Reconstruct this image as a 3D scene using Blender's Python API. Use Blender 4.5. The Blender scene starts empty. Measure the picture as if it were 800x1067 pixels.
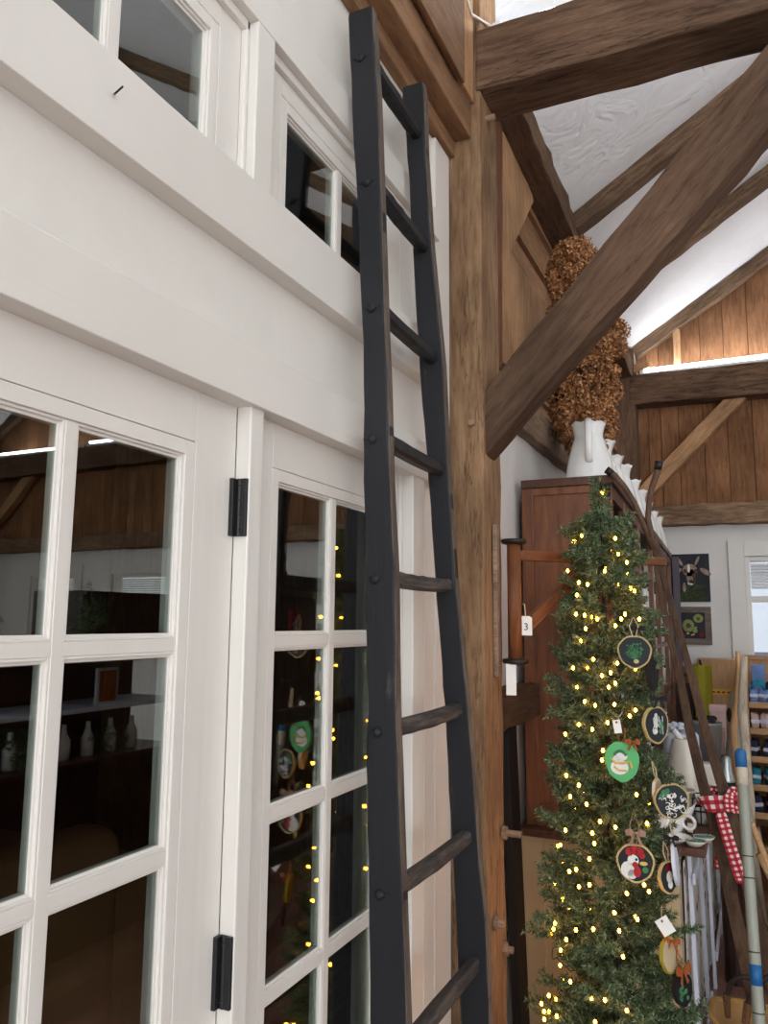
import bpy, bmesh, math, random
import numpy as np
from mathutils import Vector, Matrix
random.seed(7); rng = np.random.default_rng(7)
C = bpy.context.scene.collection
S = bpy.context.scene
PI = math.pi
# ------------------------------------------------------------------ camera
F, CX, CY = 820.0, 400.0, 533.5
CAM = Vector((.83, 0, 1.63))
yc = Vector((385/F, (CY-650)/F, -1)).normalized()
zc = Vector((65/F, (CY+5200)/F, -1)); zc = (zc - yc*zc.dot(yc)).normalized()
xc = yc.cross(zc)
RM = Matrix((xc, yc, zc))                       # camera space -> world
cd = bpy.data.cameras.new('camera'); cam = bpy.data.objects.new('camera', cd); C.objects.link(cam)
cd.sensor_fit = 'VERTICAL'; cd.sensor_height = 24; cd.lens = F/1067*24
cd.clip_start = .02; cd.clip_end = 100
cam.matrix_world = Matrix.Translation(CAM) @ RM.to_4x4()
S.camera = cam
def ray(px, py): return RM @ Vector(((px-CX)/F, -(py-CY)/F, -1))
def atY(px, py, y): r = ray(px, py); return CAM + r*(y/r.y)
def atX(px, py, x): r = ray(px, py); return CAM + r*((x-CAM.x)/r.x)

# ------------------------------------------------------------------ materials
def lin(c): return tuple(((v/255)/12.92 if v/255 <= .04045 else ((v/255+.055)/1.055)**2.4) for v in c)
def newmat(name):
    m = bpy.data.materials.new(name); m.use_nodes = True
    return m, m.node_tree.nodes, m.node_tree.links, m.node_tree.nodes['Principled BSDF']
def mapping(n, l, scale, rnd=True):
    tc = n.new('ShaderNodeTexCoord'); mp = n.new('ShaderNodeMapping'); mp.inputs['Scale'].default_value = scale
    if rnd:
        oi = n.new('ShaderNodeObjectInfo'); ge = n.new('ShaderNodeNewGeometry')
        ad = n.new('ShaderNodeMath'); l.new(oi.outputs['Random'], ad.inputs[0]); l.new(ge.outputs['Random Per Island'], ad.inputs[1])
        mu = n.new('ShaderNodeVectorMath'); mu.operation = 'SCALE'; mu.inputs[0].default_value = (7.3, 5.1, 3.7)
        l.new(ad.outputs[0], mu.inputs['Scale'])
        av = n.new('ShaderNodeVectorMath'); l.new(tc.outputs['Object'], av.inputs[0]); l.new(mu.outputs[0], av.inputs[1])
        l.new(av.outputs[0], mp.inputs[0])
    else: l.new(tc.outputs['Object'], mp.inputs[0])
    return mp
def ramp(n, stops):
    r = n.new('ShaderNodeValToRGB')
    while len(r.color_ramp.elements) < len(stops): r.color_ramp.elements.new(.5)
    for e, (p, c) in zip(r.color_ramp.elements, stops): e.position = p; e.color = (*c, 1)
    return r
def wood(name, dark, mid, light, axis='X', rough=.75, dens=1.0, bump=.35, var=.25, spec=.3, crack=0):
    m, n, l, b = newmat(name)
    k = {'X': (1.7, 14, 14), 'Y': (14, 1.7, 14), 'Z': (14, 14, 1.7)}[axis]
    mp = mapping(n, l, tuple(v*dens for v in k))
    nz = n.new('ShaderNodeTexNoise'); nz.inputs['Scale'].default_value = 3.4; nz.inputs['Detail'].default_value = 12; nz.inputs['Roughness'].default_value = .74; nz.inputs['Distortion'].default_value = .35
    l.new(mp.outputs[0], nz.inputs['Vector'])
    r = ramp(n, [(.28, lin(dark)), (.47, lin(mid)), (.74, lin(light))]); l.new(nz.outputs[0], r.inputs[0])
    # broad patches and per-piece variation
    mp2 = mapping(n, l, (2.2, 2.2, 2.2)); n2 = n.new('ShaderNodeTexNoise'); n2.inputs['Scale'].default_value = 1.3; n2.inputs['Detail'].default_value = 4
    l.new(mp2.outputs[0], n2.inputs['Vector'])
    ge = n.new('ShaderNodeNewGeometry'); mr = n.new('ShaderNodeMapRange'); mr.inputs[3].default_value = 1-var; mr.inputs[4].default_value = 1+var
    l.new(ge.outputs['Random Per Island'], mr.inputs[0])
    m2 = n.new('ShaderNodeMapRange'); m2.inputs[1].default_value = .3; m2.inputs[2].default_value = .7; m2.inputs[3].default_value = .66; m2.inputs[4].default_value = 1.28
    l.new(n2.outputs[0], m2.inputs[0])
    mu = n.new('ShaderNodeMath'); mu.operation = 'MULTIPLY'; l.new(mr.outputs[0], mu.inputs[0]); l.new(m2.outputs[0], mu.inputs[1])
    if crack:
        mp3 = mapping(n, l, tuple(v*(.45 if v > 5 else .3) for v in k)); n3 = n.new('ShaderNodeTexNoise'); n3.inputs['Scale'].default_value = 1.5; n3.inputs['Detail'].default_value = 5; n3.inputs['Roughness'].default_value = .55
        l.new(mp3.outputs[0], n3.inputs['Vector']); sb = n.new('ShaderNodeMath'); sb.operation = 'SUBTRACT'; sb.inputs[1].default_value = .5; l.new(n3.outputs[0], sb.inputs[0])
        ab = n.new('ShaderNodeMath'); ab.operation = 'ABSOLUTE'; l.new(sb.outputs[0], ab.inputs[0])
        mc = n.new('ShaderNodeMapRange'); mc.inputs[1].default_value = .0; mc.inputs[2].default_value = .007; mc.inputs[3].default_value = 1-crack; mc.inputs[4].default_value = 1; l.new(ab.outputs[0], mc.inputs[0])
        m3 = n.new('ShaderNodeMath'); m3.operation = 'MULTIPLY'; l.new(mu.outputs[0], m3.inputs[0]); l.new(mc.outputs[0], m3.inputs[1]); mu = m3
    vm = n.new('ShaderNodeVectorMath'); vm.operation = 'SCALE'; l.new(r.outputs[0], vm.inputs[0]); l.new(mu.outputs[0], vm.inputs['Scale'])
    l.new(vm.outputs[0], b.inputs['Base Color'])
    b.inputs['Roughness'].default_value = rough; b.inputs['Specular IOR Level'].default_value = spec
    bp = n.new('ShaderNodeBump'); bp.inputs['Strength'].default_value = bump; bp.inputs['Distance'].default_value = .01
    l.new(nz.outputs[0], bp.inputs['Height']); l.new(bp.outputs[0], b.inputs['Normal'])
    return m
def plain(name, col, rough=.6, spec=.4, bump=0, bscale=40, var=.06, metal=0, coat=0, vscale=5):
    m, n, l, b = newmat(name)
    mp = mapping(n, l, (1, 1, 1)); nz = n.new('ShaderNodeTexNoise'); nz.inputs['Scale'].default_value = vscale; nz.inputs['Detail'].default_value = 5
    l.new(mp.outputs[0], nz.inputs['Vector']); c = lin(col)
    r = ramp(n, [(.3, tuple(v*(1-var) for v in c)), (.7, tuple(min(1, v*(1+var)) for v in c))]); l.new(nz.outputs[0], r.inputs[0])
    l.new(r.outputs[0], b.inputs['Base Color'])
    b.inputs['Roughness'].default_value = rough; b.inputs['Specular IOR Level'].default_value = spec; b.inputs['Metallic'].default_value = metal
    b.inputs['Coat Weight'].default_value = coat; b.inputs['Coat Roughness'].default_value = .08
    if bump:
        n3 = n.new('ShaderNodeTexNoise'); n3.inputs['Scale'].default_value = bscale; n3.inputs['Detail'].default_value = 6
        l.new(mp.outputs[0], n3.inputs['Vector'])
        bp = n.new('ShaderNodeBump'); bp.inputs['Strength'].default_value = bump; bp.inputs['Distance'].default_value = .01
        l.new(n3.outputs[0], bp.inputs['Height']); l.new(bp.outputs[0], b.inputs['Normal'])
    return m
def emit(name, col, s):
    m, n, l, b = newmat(name); b.inputs['Base Color'].default_value = (*lin(col), 1)
    b.inputs['Emission Color'].default_value = (*lin(col), 1); b.inputs['Emission Strength'].default_value = s
    return m
def brushed_paint(name, col, axis):
    """painted woodwork: faint brush strokes along the grain, a little gloss, a few tool marks"""
    m, n, l, b = newmat(name)
    k = {'Y': (30, 1.2, 60), 'Z': (30, 60, 1.2)}[axis]
    mp = mapping(n, l, k); nz = n.new('ShaderNodeTexNoise'); nz.inputs['Scale'].default_value = 1; nz.inputs['Detail'].default_value = 5
    l.new(mp.outputs[0], nz.inputs['Vector'])
    mp2 = mapping(n, l, (3, 3, 3), False); n2 = n.new('ShaderNodeTexNoise'); n2.inputs['Scale'].default_value = 1.2; n2.inputs['Detail'].default_value = 3
    l.new(mp2.outputs[0], n2.inputs['Vector']); c = lin(col)
    r = ramp(n, [(.3, tuple(v*.95 for v in c)), (.7, c)]); l.new(n2.outputs[0], r.inputs[0]); l.new(r.outputs[0], b.inputs['Base Color'])
    b.inputs['Roughness'].default_value = .33; b.inputs['Specular IOR Level'].default_value = .5
    bp = n.new('ShaderNodeBump'); bp.inputs['Strength'].default_value = .09; bp.inputs['Distance'].default_value = .01
    l.new(nz.outputs[0], bp.inputs['Height']); l.new(bp.outputs[0], b.inputs['Normal'])
    return m
def plaster(name, col, strength, dist):
    m, n, l, b = newmat(name)
    mp = mapping(n, l, (1, 1, 1), False); c = lin(col)
    nz = n.new('ShaderNodeTexNoise'); nz.inputs['Scale'].default_value = 3.5; nz.inputs['Detail'].default_value = 7; nz.inputs['Distortion'].default_value = 1.2
    l.new(mp.outputs[0], nz.inputs['Vector'])
    v = n.new('ShaderNodeTexVoronoi'); v.feature = 'SMOOTH_F1'; v.inputs['Scale'].default_value = 7
    nw = n.new('ShaderNodeVectorMath'); l.new(mp.outputs[0], nw.inputs[0]); l.new(nz.outputs[1], nw.inputs[1]); l.new(nw.outputs[0], v.inputs['Vector'])
    ad = n.new('ShaderNodeMath'); l.new(nz.outputs[0], ad.inputs[0]); l.new(v.outputs[0], ad.inputs[1])
    r = ramp(n, [(.3, tuple(x*.94 for x in c)), (.7, c)]); l.new(nz.outputs[0], r.inputs[0]); l.new(r.outputs[0], b.inputs['Base Color'])
    b.inputs['Roughness'].default_value = .6
    bp = n.new('ShaderNodeBump'); bp.inputs['Strength'].default_value = strength; bp.inputs['Distance'].default_value = dist
    l.new(ad.outputs[0], bp.inputs['Height']); l.new(bp.outputs[0], b.inputs['Normal'])
    return m
def pane_mat():
    m = bpy.data.materials.new('window_pane'); m.use_nodes = True; n = m.node_tree.nodes; l = m.node_tree.links
    n.remove(n['Principled BSDF']); out = n['Material Output']
    lw = n.new('ShaderNodeLayerWeight'); lw.inputs['Blend'].default_value = .5
    pw = n.new('ShaderNodeMath'); pw.operation = 'POWER'; pw.inputs[1].default_value = 4.2; l.new(lw.outputs['Facing'], pw.inputs[0])
    ma = n.new('ShaderNodeMath'); ma.operation = 'MULTIPLY_ADD'; ma.inputs[1].default_value = .93; ma.inputs[2].default_value = .12; l.new(pw.outputs[0], ma.inputs[0])
    tr = n.new('ShaderNodeBsdfTransparent'); tr.inputs[0].default_value = (.80, .84, .82, 1)
    gl = n.new('ShaderNodeBsdfGlossy'); gl.inputs['Roughness'].default_value = .004; gl.inputs[0].default_value = (1, 1, 1, 1)
    mx = n.new('ShaderNodeMixShader'); l.new(ma.outputs[0], mx.inputs[0]); l.new(tr.outputs[0], mx.inputs[1]); l.new(gl.outputs[0], mx.inputs[2])
    l.new(mx.outputs[0], out.inputs[0]); return m
M = {}
M['glass'] = pane_mat()
M['paintY'] = brushed_paint('white_paint_horizontal', (223, 219, 211), 'Y')
M['paintZ'] = brushed_paint('white_paint_vertical', (223, 219, 211), 'Z')
M['whitewall'] = plaster('white_painted_boards', (222, 218, 210), .10, .01)
M['ceiling'] = plaster('ceiling_plaster', (242, 244, 244), .4, .02)
M['plaster'] = plaster('wall_plaster', (226, 222, 216), .2, .01)
M['beam'] = wood('hewn_beam_wood', (56, 41, 31), (96, 74, 58), (136, 109, 87), bump=.7, spec=.1, crack=.6)
M['brace'] = wood('brace_wood', (68, 51, 40), (100, 78, 62), (128, 102, 82), bump=.5, spec=.1, crack=.35)
M['post'] = wood('post_wood', (98, 66, 40), (143, 104, 68), (176, 136, 95), axis='Z', bump=.5, spec=.15)
M['girt'] = wood('weathered_girt_wood', (108, 86, 70), (154, 128, 107), (184, 158, 136), axis='X', bump=.7, spec=.1, crack=.65)
M['board'] = wood('wall_board_wood', (128, 92, 62), (164, 126, 90), (190, 154, 118), axis='X', bump=.2, spec=.2)
M['boardZ'] = wood('upright_board_wood', (128, 94, 64), (166, 128, 92), (192, 156, 118), axis='Z', bump=.2, spec=.2)
M['redboard'] = wood('reddish_board_wood', (84, 50, 32), (112, 70, 46), (134, 88, 60), axis='Z', bump=.2)
M['plank'] = wood('gable_plank_wood', (92, 62, 42), (132, 93, 64), (158, 117, 84), axis='Z', bump=.2, var=.16, spec=.12)
M['log'] = wood('log_wood', (70, 54, 42), (118, 94, 74), (166, 138, 110), axis='X', bump=.8, dens=1.2, spec=.1, crack=.5)
M['cabinet'] = wood('cabinet_stained_wood', (74, 42, 24), (116, 70, 42), (144, 94, 60), axis='Z', rough=.4, bump=.08, spec=.5, dens=.7)
M['cabinetX'] = wood('cabinet_trim_wood', (52, 30, 22), (84, 52, 38), (112, 74, 54), axis='Y', rough=.45, bump=.1, spec=.45)
M['crane'] = wood('crane_arm_wood', (60, 34, 20), (118, 70, 40), (160, 104, 62), axis='X', rough=.5, bump=.2)
M['craneZ'] = wood('crane_post_wood', (60, 34, 20), (112, 66, 38), (150, 96, 58), axis='Z', rough=.5, bump=.2)
M['forkwood'] = wood('fork_wood', (50, 36, 27), (86, 65, 50), (114, 90, 70), axis='Z', rough=.6, bump=.25)
M['floor'] = wood('floor_wood', (78, 48, 38), (122, 84, 68), (150, 110, 92), axis='Y', rough=.32, bump=.08, spec=.5, var=.3)
M['pine'] = wood('light_pine_wood', (176, 128, 84), (206, 160, 112), (222, 180, 134), axis='Z', rough=.55, bump=.08)
M['pineX'] = wood('pine_shelf_wood', (156, 116, 76), (190, 148, 104), (208, 168, 122), axis='X', rough=.55, bump=.08)
M['bark'] = wood('pale_branch_wood', (128, 110, 90), (186, 170, 148), (214, 202, 182), axis='Z', rough=.8, bump=.6)
M['cream'] = plain('cream_paint', (190, 172, 138), .5, .4, .05, 30)
M['creamshade'] = plain('cream_ceramic', (226, 218, 202), .3, .5, coat=.3)
M['ceramic'] = plain('white_ironstone', (232, 232, 228), .18, .5, coat=.5, var=.03)
M['greyceramic'] = plain('grey_white_ceramic', (205, 204, 200), .25, .5, coat=.3)
M['iron'] = plain('black_iron', (34, 32, 31), .45, .5, .2, 80, metal=.3)
M['hinge'] = plain('black_hinge_metal', (30, 30, 31), .4, .5, .1, 80, metal=.2)
M['tube'] = emit('fluorescent_tube', (244, 248, 255), 24)
M['tubecap'] = plain('tube_fixture_white', (225, 226, 224), .4)
M['cable'] = plain('white_cable', (214, 210, 200), .5)
M['paper'] = plain('tag_paper', (232, 228, 220), .7, .2)
M['string'] = plain('twine', (196, 178, 150), .9, .1)
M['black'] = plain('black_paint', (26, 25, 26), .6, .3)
M['darkcloth'] = plain('dark_cloth', (40, 38, 40), .9, .1)
M['basket'] = plain('woven_straw', (186, 142, 86), .8, .2, 1.0, 160, .2)
M['wicker'] = plain('brown_wicker', (112, 80, 54), .8, .2, 1.2, 90, .3)
M['leather'] = plain('dark_leather', (44, 34, 28), .5, .4)
M['bluecap'] = plain('blue_rubber', (28, 92, 148), .5, .4)
M['greypole'] = plain('grey_green_pole_coating', (142, 146, 134), .45, .4, .05, 60)
M['canvas'] = plain('beige_canvas', (188, 178, 160), .9, .1, .4, 120)
M['olive'] = plain('olive_yellow_fabric', (158, 146, 42), .7, .2, .5, 18)
M['tape'] = plain('yellow_tape', (226, 178, 60), .4, .4)
M['red'] = plain('red_paint', (168, 30, 34), .6, .3)
M['redflat'] = plain('dark_red', (130, 24, 30), .7, .2)
M['green'] = plain('green_paint', (84, 168, 100), .5, .3)
M['leaf'] = plain('painted_leaf_green', (70, 122, 84), .7, .2)
M['gold'] = plain('gold_paint', (206, 166, 70), .4, .5)
M['slice'] = plain('bark_edge', (196, 172, 118), .8, .2, .8, 90, .3)
M['sliceblack'] = plain('blackboard_face', (38, 42, 44), .7, .3)
M['white'] = plain('white_paint_dab', (222, 218, 210), .6, .3)
M['teal'] = plain('teal_glaze', (24, 128, 112), .2, .5, coat=.5)
M['rust'] = plain('rust_ribbon', (146, 78, 36), .7, .2)
M['taupe'] = plain('taupe_ribbon', (150, 118, 98), .7, .2)
M['chair'] = plain('tan_upholstery', (150, 108, 74), .9, .1, .3, 60)
M['knit'] = plain('grey_knit_cloth', (170, 156, 138), .95, .1, 1.0, 90)
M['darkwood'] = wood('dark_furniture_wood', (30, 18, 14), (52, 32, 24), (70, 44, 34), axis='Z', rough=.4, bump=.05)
M['yellow'] = plain('yellow_card', (186, 176, 48), .6, .3)
M['siding'] = plain('pale_blue_siding', (128, 136, 166), .7, .2)
M['outside'] = plain('outdoor_ground', (150, 150, 140), .9, .1)
M['slat'] = plain('weathered_blue_white_paint', (206, 210, 222), .6, .3, .2, 30, .1)
M['galv'] = plain('galvanised_metal', (176, 180, 178), .35, .5, .1, 20, metal=.7)
M['pink'] = plain('pink_card', (222, 192, 186), .7, .2)
M['lime'] = plain('lime_yellow', (222, 220, 30), .5, .3)
M['violet'] = plain('slate_board', (92, 84, 92), .6, .3)
M['bluefab'] = plain('blue_yarn', (120, 152, 206), .8, .2, .6, 120, .25)
M['tealfab'] = plain('teal_yarn', (48, 138, 160), .8, .2, .6, 120, .3)
M['navyfab'] = plain('navy_yarn', (52, 54, 76), .8, .2, .6, 120, .3)
M['lilacfab'] = plain('lilac_packet', (206, 200, 220), .6, .3, .3, 60, .12)
M['pinkfab'] = plain('pale_pink_packet', (212, 180, 174), .6, .3, .3, 60, .15)
def ladder_mat():
    m, n, l, b = newmat('worn_black_ladder_paint')
    mp = mapping(n, l, (9, 9, 1.6)); nz = n.new('ShaderNodeTexNoise'); nz.inputs['Scale'].default_value = 2.2; nz.inputs['Detail'].default_value = 8; nz.inputs['Roughness'].default_value = .7
    l.new(mp.outputs[0], nz.inputs['Vector'])
    r = ramp(n, [(.0, lin((25, 26, 29))), (.62, lin((33, 34, 37))), (.70, lin((74, 68, 62))), (.8, lin((104, 92, 80)))]); l.new(nz.outputs[0], r.inputs[0])
    l.new(r.outputs[0], b.inputs['Base Color']); b.inputs['Roughness'].default_value = .55; b.inputs['Specular IOR Level'].default_value = .3
    bp = n.new('ShaderNodeBump'); bp.inputs['Strength'].default_value = .4; bp.inputs['Distance'].default_value = .006
    l.new(nz.outputs[0], bp.inputs['Height']); l.new(bp.outputs[0], b.inputs['Normal']); return m
M['ladder'] = ladder_mat()
M['ladderedge'] = wood('worn_ladder_edge', (50, 44, 40), (88, 78, 70), (128, 114, 100), axis='Z', bump=.5, dens=1.5)
M['rung'] = wood('worn_rung_wood', (34, 34, 36), (58, 56, 56), (118, 104, 92), axis='Y', bump=.4, dens=1.3)
def foliage(name, cols, rough=.6):
    m, n, l, b = newmat(name); ge = n.new('ShaderNodeNewGeometry')
    r = ramp(n, [(i/(len(cols)-1), lin(c)) for i, c in enumerate(cols)]); l.new(ge.outputs['Random Per Island'], r.inputs[0])
    l.new(r.outputs[0], b.inputs['Base Color']); b.inputs['Roughness'].default_value = rough; b.inputs['Specular IOR Level'].default_value = .25; return m
M['needles'] = foliage('evergreen_needles', [(40, 54, 36), (70, 90, 60), (102, 122, 86), (148, 162, 128)])
M['petals'] = foliage('dried_brown_petals', [(92, 56, 32), (140, 92, 56), (172, 120, 76), (206, 158, 112)], .8)
M['stem'] = plain('green_stem', (50, 48, 32), .7, .2)
def gingham():
    m, n, l, b = newmat('red_gingham'); tc = n.new('ShaderNodeTexCoord'); sp = n.new('ShaderNodeSeparateXYZ'); l.new(tc.outputs['UV'], sp.inputs[0])
    outs = []
    for k in (0, 1):
        a = n.new('ShaderNodeMath'); a.operation = 'FRACT'; l.new(sp.outputs[k], a.inputs[0])
        g = n.new('ShaderNodeMath'); g.operation = 'GREATER_THAN'; g.inputs[1].default_value = .5; l.new(a.outputs[0], g.inputs[0]); outs.append(g)
    s = n.new('ShaderNodeMath'); l.new(outs[0].outputs[0], s.inputs[0]); l.new(outs[1].outputs[0], s.inputs[1])
    h = n.new('ShaderNodeMath'); h.operation = 'MULTIPLY'; h.inputs[1].default_value = .5; l.new(s.outputs[0], h.inputs[0])
    r = ramp(n, [(0, lin((226, 214, 210))), (.5, lin((188, 60, 72))), (1, lin((158, 20, 38)))]); r.color_ramp.interpolation = 'CONSTANT'
    r.color_ramp.elements[1].position = .25; r.color_ramp.elements[2].position = .75
    l.new(h.outputs[0], r.inputs[0]); l.new(r.outputs[0], b.inputs['Base Color']); b.inputs['Roughness'].default_value = .9; return m
M['gingham'] = gingham()
def dots():
    m, n, l, b = newmat('dotted_fabric'); mp = mapping(n, l, (1, 16, 16), False)
    v = n.new('ShaderNodeTexVoronoi'); v.inputs['Scale'].default_value = 1; l.new(mp.outputs[0], v.inputs['Vector'])
    r = ramp(n, [(0, lin((120, 50, 60))), (.22, lin((60, 60, 80))), (.28, lin((206, 200, 190)))]); r.color_ramp.interpolation = 'CONSTANT'
    l.new(v.outputs['Distance'], r.inputs[0]); l.new(r.outputs[0], b.inputs['Base Color']); b.inputs['Roughness'].default_value = .9; return m
M['dots'] = dots()
def wovenstraw():
    m, n, l, b = newmat('woven_straw_weave'); mp = mapping(n, l, (1, 1, 1), False)
    w = n.new('ShaderNodeTexWave'); w.bands_direction = 'Z'; w.inputs['Scale'].default_value = 60; w.inputs['Distortion'].default_value = 1.5; w.inputs['Detail Scale'].default_value = 6; l.new(mp.outputs[0], w.inputs['Vector'])
    r = ramp(n, [(0, lin((168, 126, 76))), (1, lin((190, 148, 94)))]); l.new(w.outputs[1], r.inputs[0]); l.new(r.outputs[0], b.inputs['Base Color'])
    bp = n.new('ShaderNodeBump'); bp.inputs['Strength'].default_value = .6; bp.inputs['Distance'].default_value = .004; l.new(w.outputs[1], bp.inputs['Height']); l.new(bp.outputs[0], b.inputs['Normal'])
    b.inputs['Roughness'].default_value = .8; return m
M['straw'] = wovenstraw()

# ------------------------------------------------------------------ geometry
class G:
    def __init__(s): s.v = []; s.f = []
    def add(s, v, f):
        o = len(s.v); s.v += [tuple(p) for p in v]; s.f += [tuple(i+o for i in q) for q in f]; return s
    def box(s, x0, x1, y0, y1, z0, z1):
        v = [(x, y, z) for z in (z0, z1) for y in (y0, y1) for x in (x0, x1)]
        return s.add(v, [(0,2,3,1),(4,5,7,6),(0,1,5,4),(2,6,7,3),(0,4,6,2),(1,3,7,5)])
    def loft(s, rings, closed=True, caps=True):
        n = len(rings[0]); v = [p for r in rings for p in r]; f = []
        for i in range(len(rings)-1):
            for j in range(n if closed else n-1):
                a = i*n+j; b = i*n+(j+1)%n; f.append((a, b, b+n, a+n))
        if caps and closed: f.append(tuple(range(n))[::-1]); f.append(tuple((len(rings)-1)*n+j for j in range(n)))
        return s.add(v, f)
    def bar(s, p0, p1, w, h, up=(0,0,1), seg=1, wob=0, taper=None):
        p0 = Vector(p0); p1 = Vector(p1); d = (p1-p0).normalized(); u = Vector(up); sd = d.cross(u)
        if sd.length < 1e-4: sd = d.cross(Vector((1,0,0)))
        sd.normalize(); u = sd.cross(d).normalized(); R = []
        for i in range(seg+1):
            t = i/seg; c = p0.lerp(p1, t); k = 1 if taper is None else 1+(taper-1)*t
            R.append([c+sd*a*w/2*k+u*b*h/2*k+Vector([random.uniform(-wob, wob) for _ in range(3)]) for a, b in ((-1,-1),(1,-1),(1,1),(-1,1))])
        return s.loft(R)
    def tube(s, pts, r, n=8, caps=True):
        pts = [Vector(p) for p in pts]; rs = r if isinstance(r, (list, tuple)) else [r]*len(pts); R = []
        ref = Vector((0,0,1)); prev = None
        for i, p in enumerate(pts):
            t = (pts[min(i+1, len(pts)-1)]-pts[max(i-1, 0)]).normalized()
            if prev is None:
                a = t.cross(ref)
                if a.length < .05: a = t.cross(Vector((1,0,0)))
            else: a = prev - t*prev.dot(t)
            a.normalize(); prev = a; b = t.cross(a)
            R.append([p+(a*math.cos(q)+b*math.sin(q))*rs[i] for q in [2*PI*j/n for j in range(n)]])
        return s.loft(R, caps=caps)
    def lathe(s, c, prof, n=24, fn=None, axis=None):
        c = Vector(c); R = []
        rot = Matrix.Identity(3) if axis is None else Vector((0,0,1)).rotation_difference(Vector(axis)).to_matrix()
        for (r, z) in prof:
            ring = []
            for j in range(n):
                a = 2*PI*j/n; rr, zz = (r, z) if fn is None else fn(r, z, a)
                ring.append(c+rot@Vector((rr*math.cos(a), rr*math.sin(a), zz)))
            R.append(ring)
        return s.loft(R)
    def prism(s, pts, d):
        d = Vector(d); pts = [Vector(p) for p in pts]; n = len(pts)
        v = pts+[p+d for p in pts]
        f = [tuple(range(n))[::-1], tuple(range(n, 2*n))]+[(i, (i+1)%n, (i+1)%n+n, i+n) for i in range(n)]
        return s.add(v, f)
    def ball(s, c, r, n=10, m=6, sq=(1,1,1)):
        R = []; c = Vector(c)
        for i in range(m+1):
            th = PI*i/m; rr = max(math.sin(th), .02)
            R.append([c+Vector((r*sq[0]*rr*math.cos(2*PI*j/n), r*sq[1]*rr*math.sin(2*PI*j/n), -r*sq[2]*math.cos(th))) for j in range(n)])
        return s.loft(R)
def tag(o, label=None, cat=None, group=None, kind=None):
    if label: o['label'] = label
    if cat: o['category'] = cat
    if group: o['group'] = group
    if kind: o['kind'] = kind
    return o
def fixn(me):
    bm = bmesh.new(); bm.from_mesh(me); bmesh.ops.recalc_face_normals(bm, faces=bm.faces); bm.to_mesh(me); bm.free()
def link(name, g, mat, parent=None, bevel=0, smooth=False, mw=None, fix=True, **kw):
    """g in world coordinates (or, when mw is given, in the space of mw); origin at the base of the shape, or the parent's frame"""
    me = bpy.data.meshes.new(name); v = np.array([tuple(p) for p in g.v], dtype=float)
    if parent is None and mw is None:
        lo, hi = v.min(0), v.max(0); o0 = np.array([(lo[0]+hi[0])/2, (lo[1]+hi[1])/2, lo[2]]); v = v-o0
    elif parent is not None:
        inv = parent.matrix_world.inverted() if mw is None else Matrix.Identity(4)
        if mw is None: v = np.array([tuple(inv @ Vector(p)) for p in v])
    me.from_pydata(v.tolist(), [], g.f); me.update()
    if fix: fixn(me)
    if smooth:
        for p in me.polygons: p.use_smooth = True
    me.materials.append(M[mat]); o = bpy.data.objects.new(name, me); C.objects.link(o)
    if parent is not None: o.parent = parent
    elif mw is not None: o.matrix_world = mw
    else: o.location = o0
    if bevel:
        b = o.modifiers.new('bevel', 'BEVEL'); b.width = bevel; b.segments = 2; b.limit_method = 'ANGLE'
    if smooth == 'auto':
        pass
    if kw: tag(o, **kw)
    return o
def empty(name, loc, label=None, cat=None, group=None, kind=None, rot=None):
    o = bpy.data.objects.new(name, None); C.objects.link(o); o.empty_display_size = .05
    o.matrix_world = Matrix.Translation(Vector(loc)) @ (rot.to_4x4() if rot else Matrix.Identity(4))
    return tag(o, label, cat, group, kind)
def structure(name, g, mat, **kw): return link(name, g, mat, kind='structure', **kw)
def copy_tree(o, parent=None):
    c = o.copy(); C.objects.link(c); c.parent = parent
    for ch in list(o.children): copy_tree(ch, c)
    return c
def beam(name, p0, p1, w, h, mat, up=(0,0,1), seg=18, wob=.004, taper=1, bevel=.006, **kw):
    """hewn timber whose local X runs along its length; w across, h in the 'up' direction"""
    p0 = Vector(p0); p1 = Vector(p1); d = (p1-p0).normalized(); u = Vector(up); sd = u.cross(d).normalized(); u = d.cross(sd).normalized()
    L = (p1-p0).length; g = G(); R = []
    for i in range(seg+1):
        t = i/seg; k = 1+(taper-1)*t; e = wob if 0 < i < seg else wob*.3
        j = lambda: random.uniform(-e, e)
        sub = []
        for a, b in ((-1,-1),(0,-1),(1,-1),(1,0),(1,1),(0,1),(-1,1),(-1,0)):
            sub.append((t*L, a*w/2*k+j()*.8, b*h/2*k+j()*.8))
        R.append(sub)
    g.loft(R)
    mw = Matrix.Translation(p0) @ Matrix((d, sd, u)).transposed().to_4x4()
    return link(name, g, mat, mw=mw, bevel=bevel, **kw)

# ================================================================== THE SETTING
W = 7.36          # width of the barn: left plate to right plate
YF = 6.5          # far gable wall
# floor boards, running along the aisle
g = G(); x = -3.2
while x < W+.2:
    w = random.choice((.14, .17, .2)); y = -3.5
    while y < YF:
        L = random.uniform(1.6, 3.2); y1 = min(y+L, YF+.1); g.box(x+.001, x+w-.001, y+.001, y1-.001, -.05, 0); y = y1
    x += w
structure('floor', g, 'floor')
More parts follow.
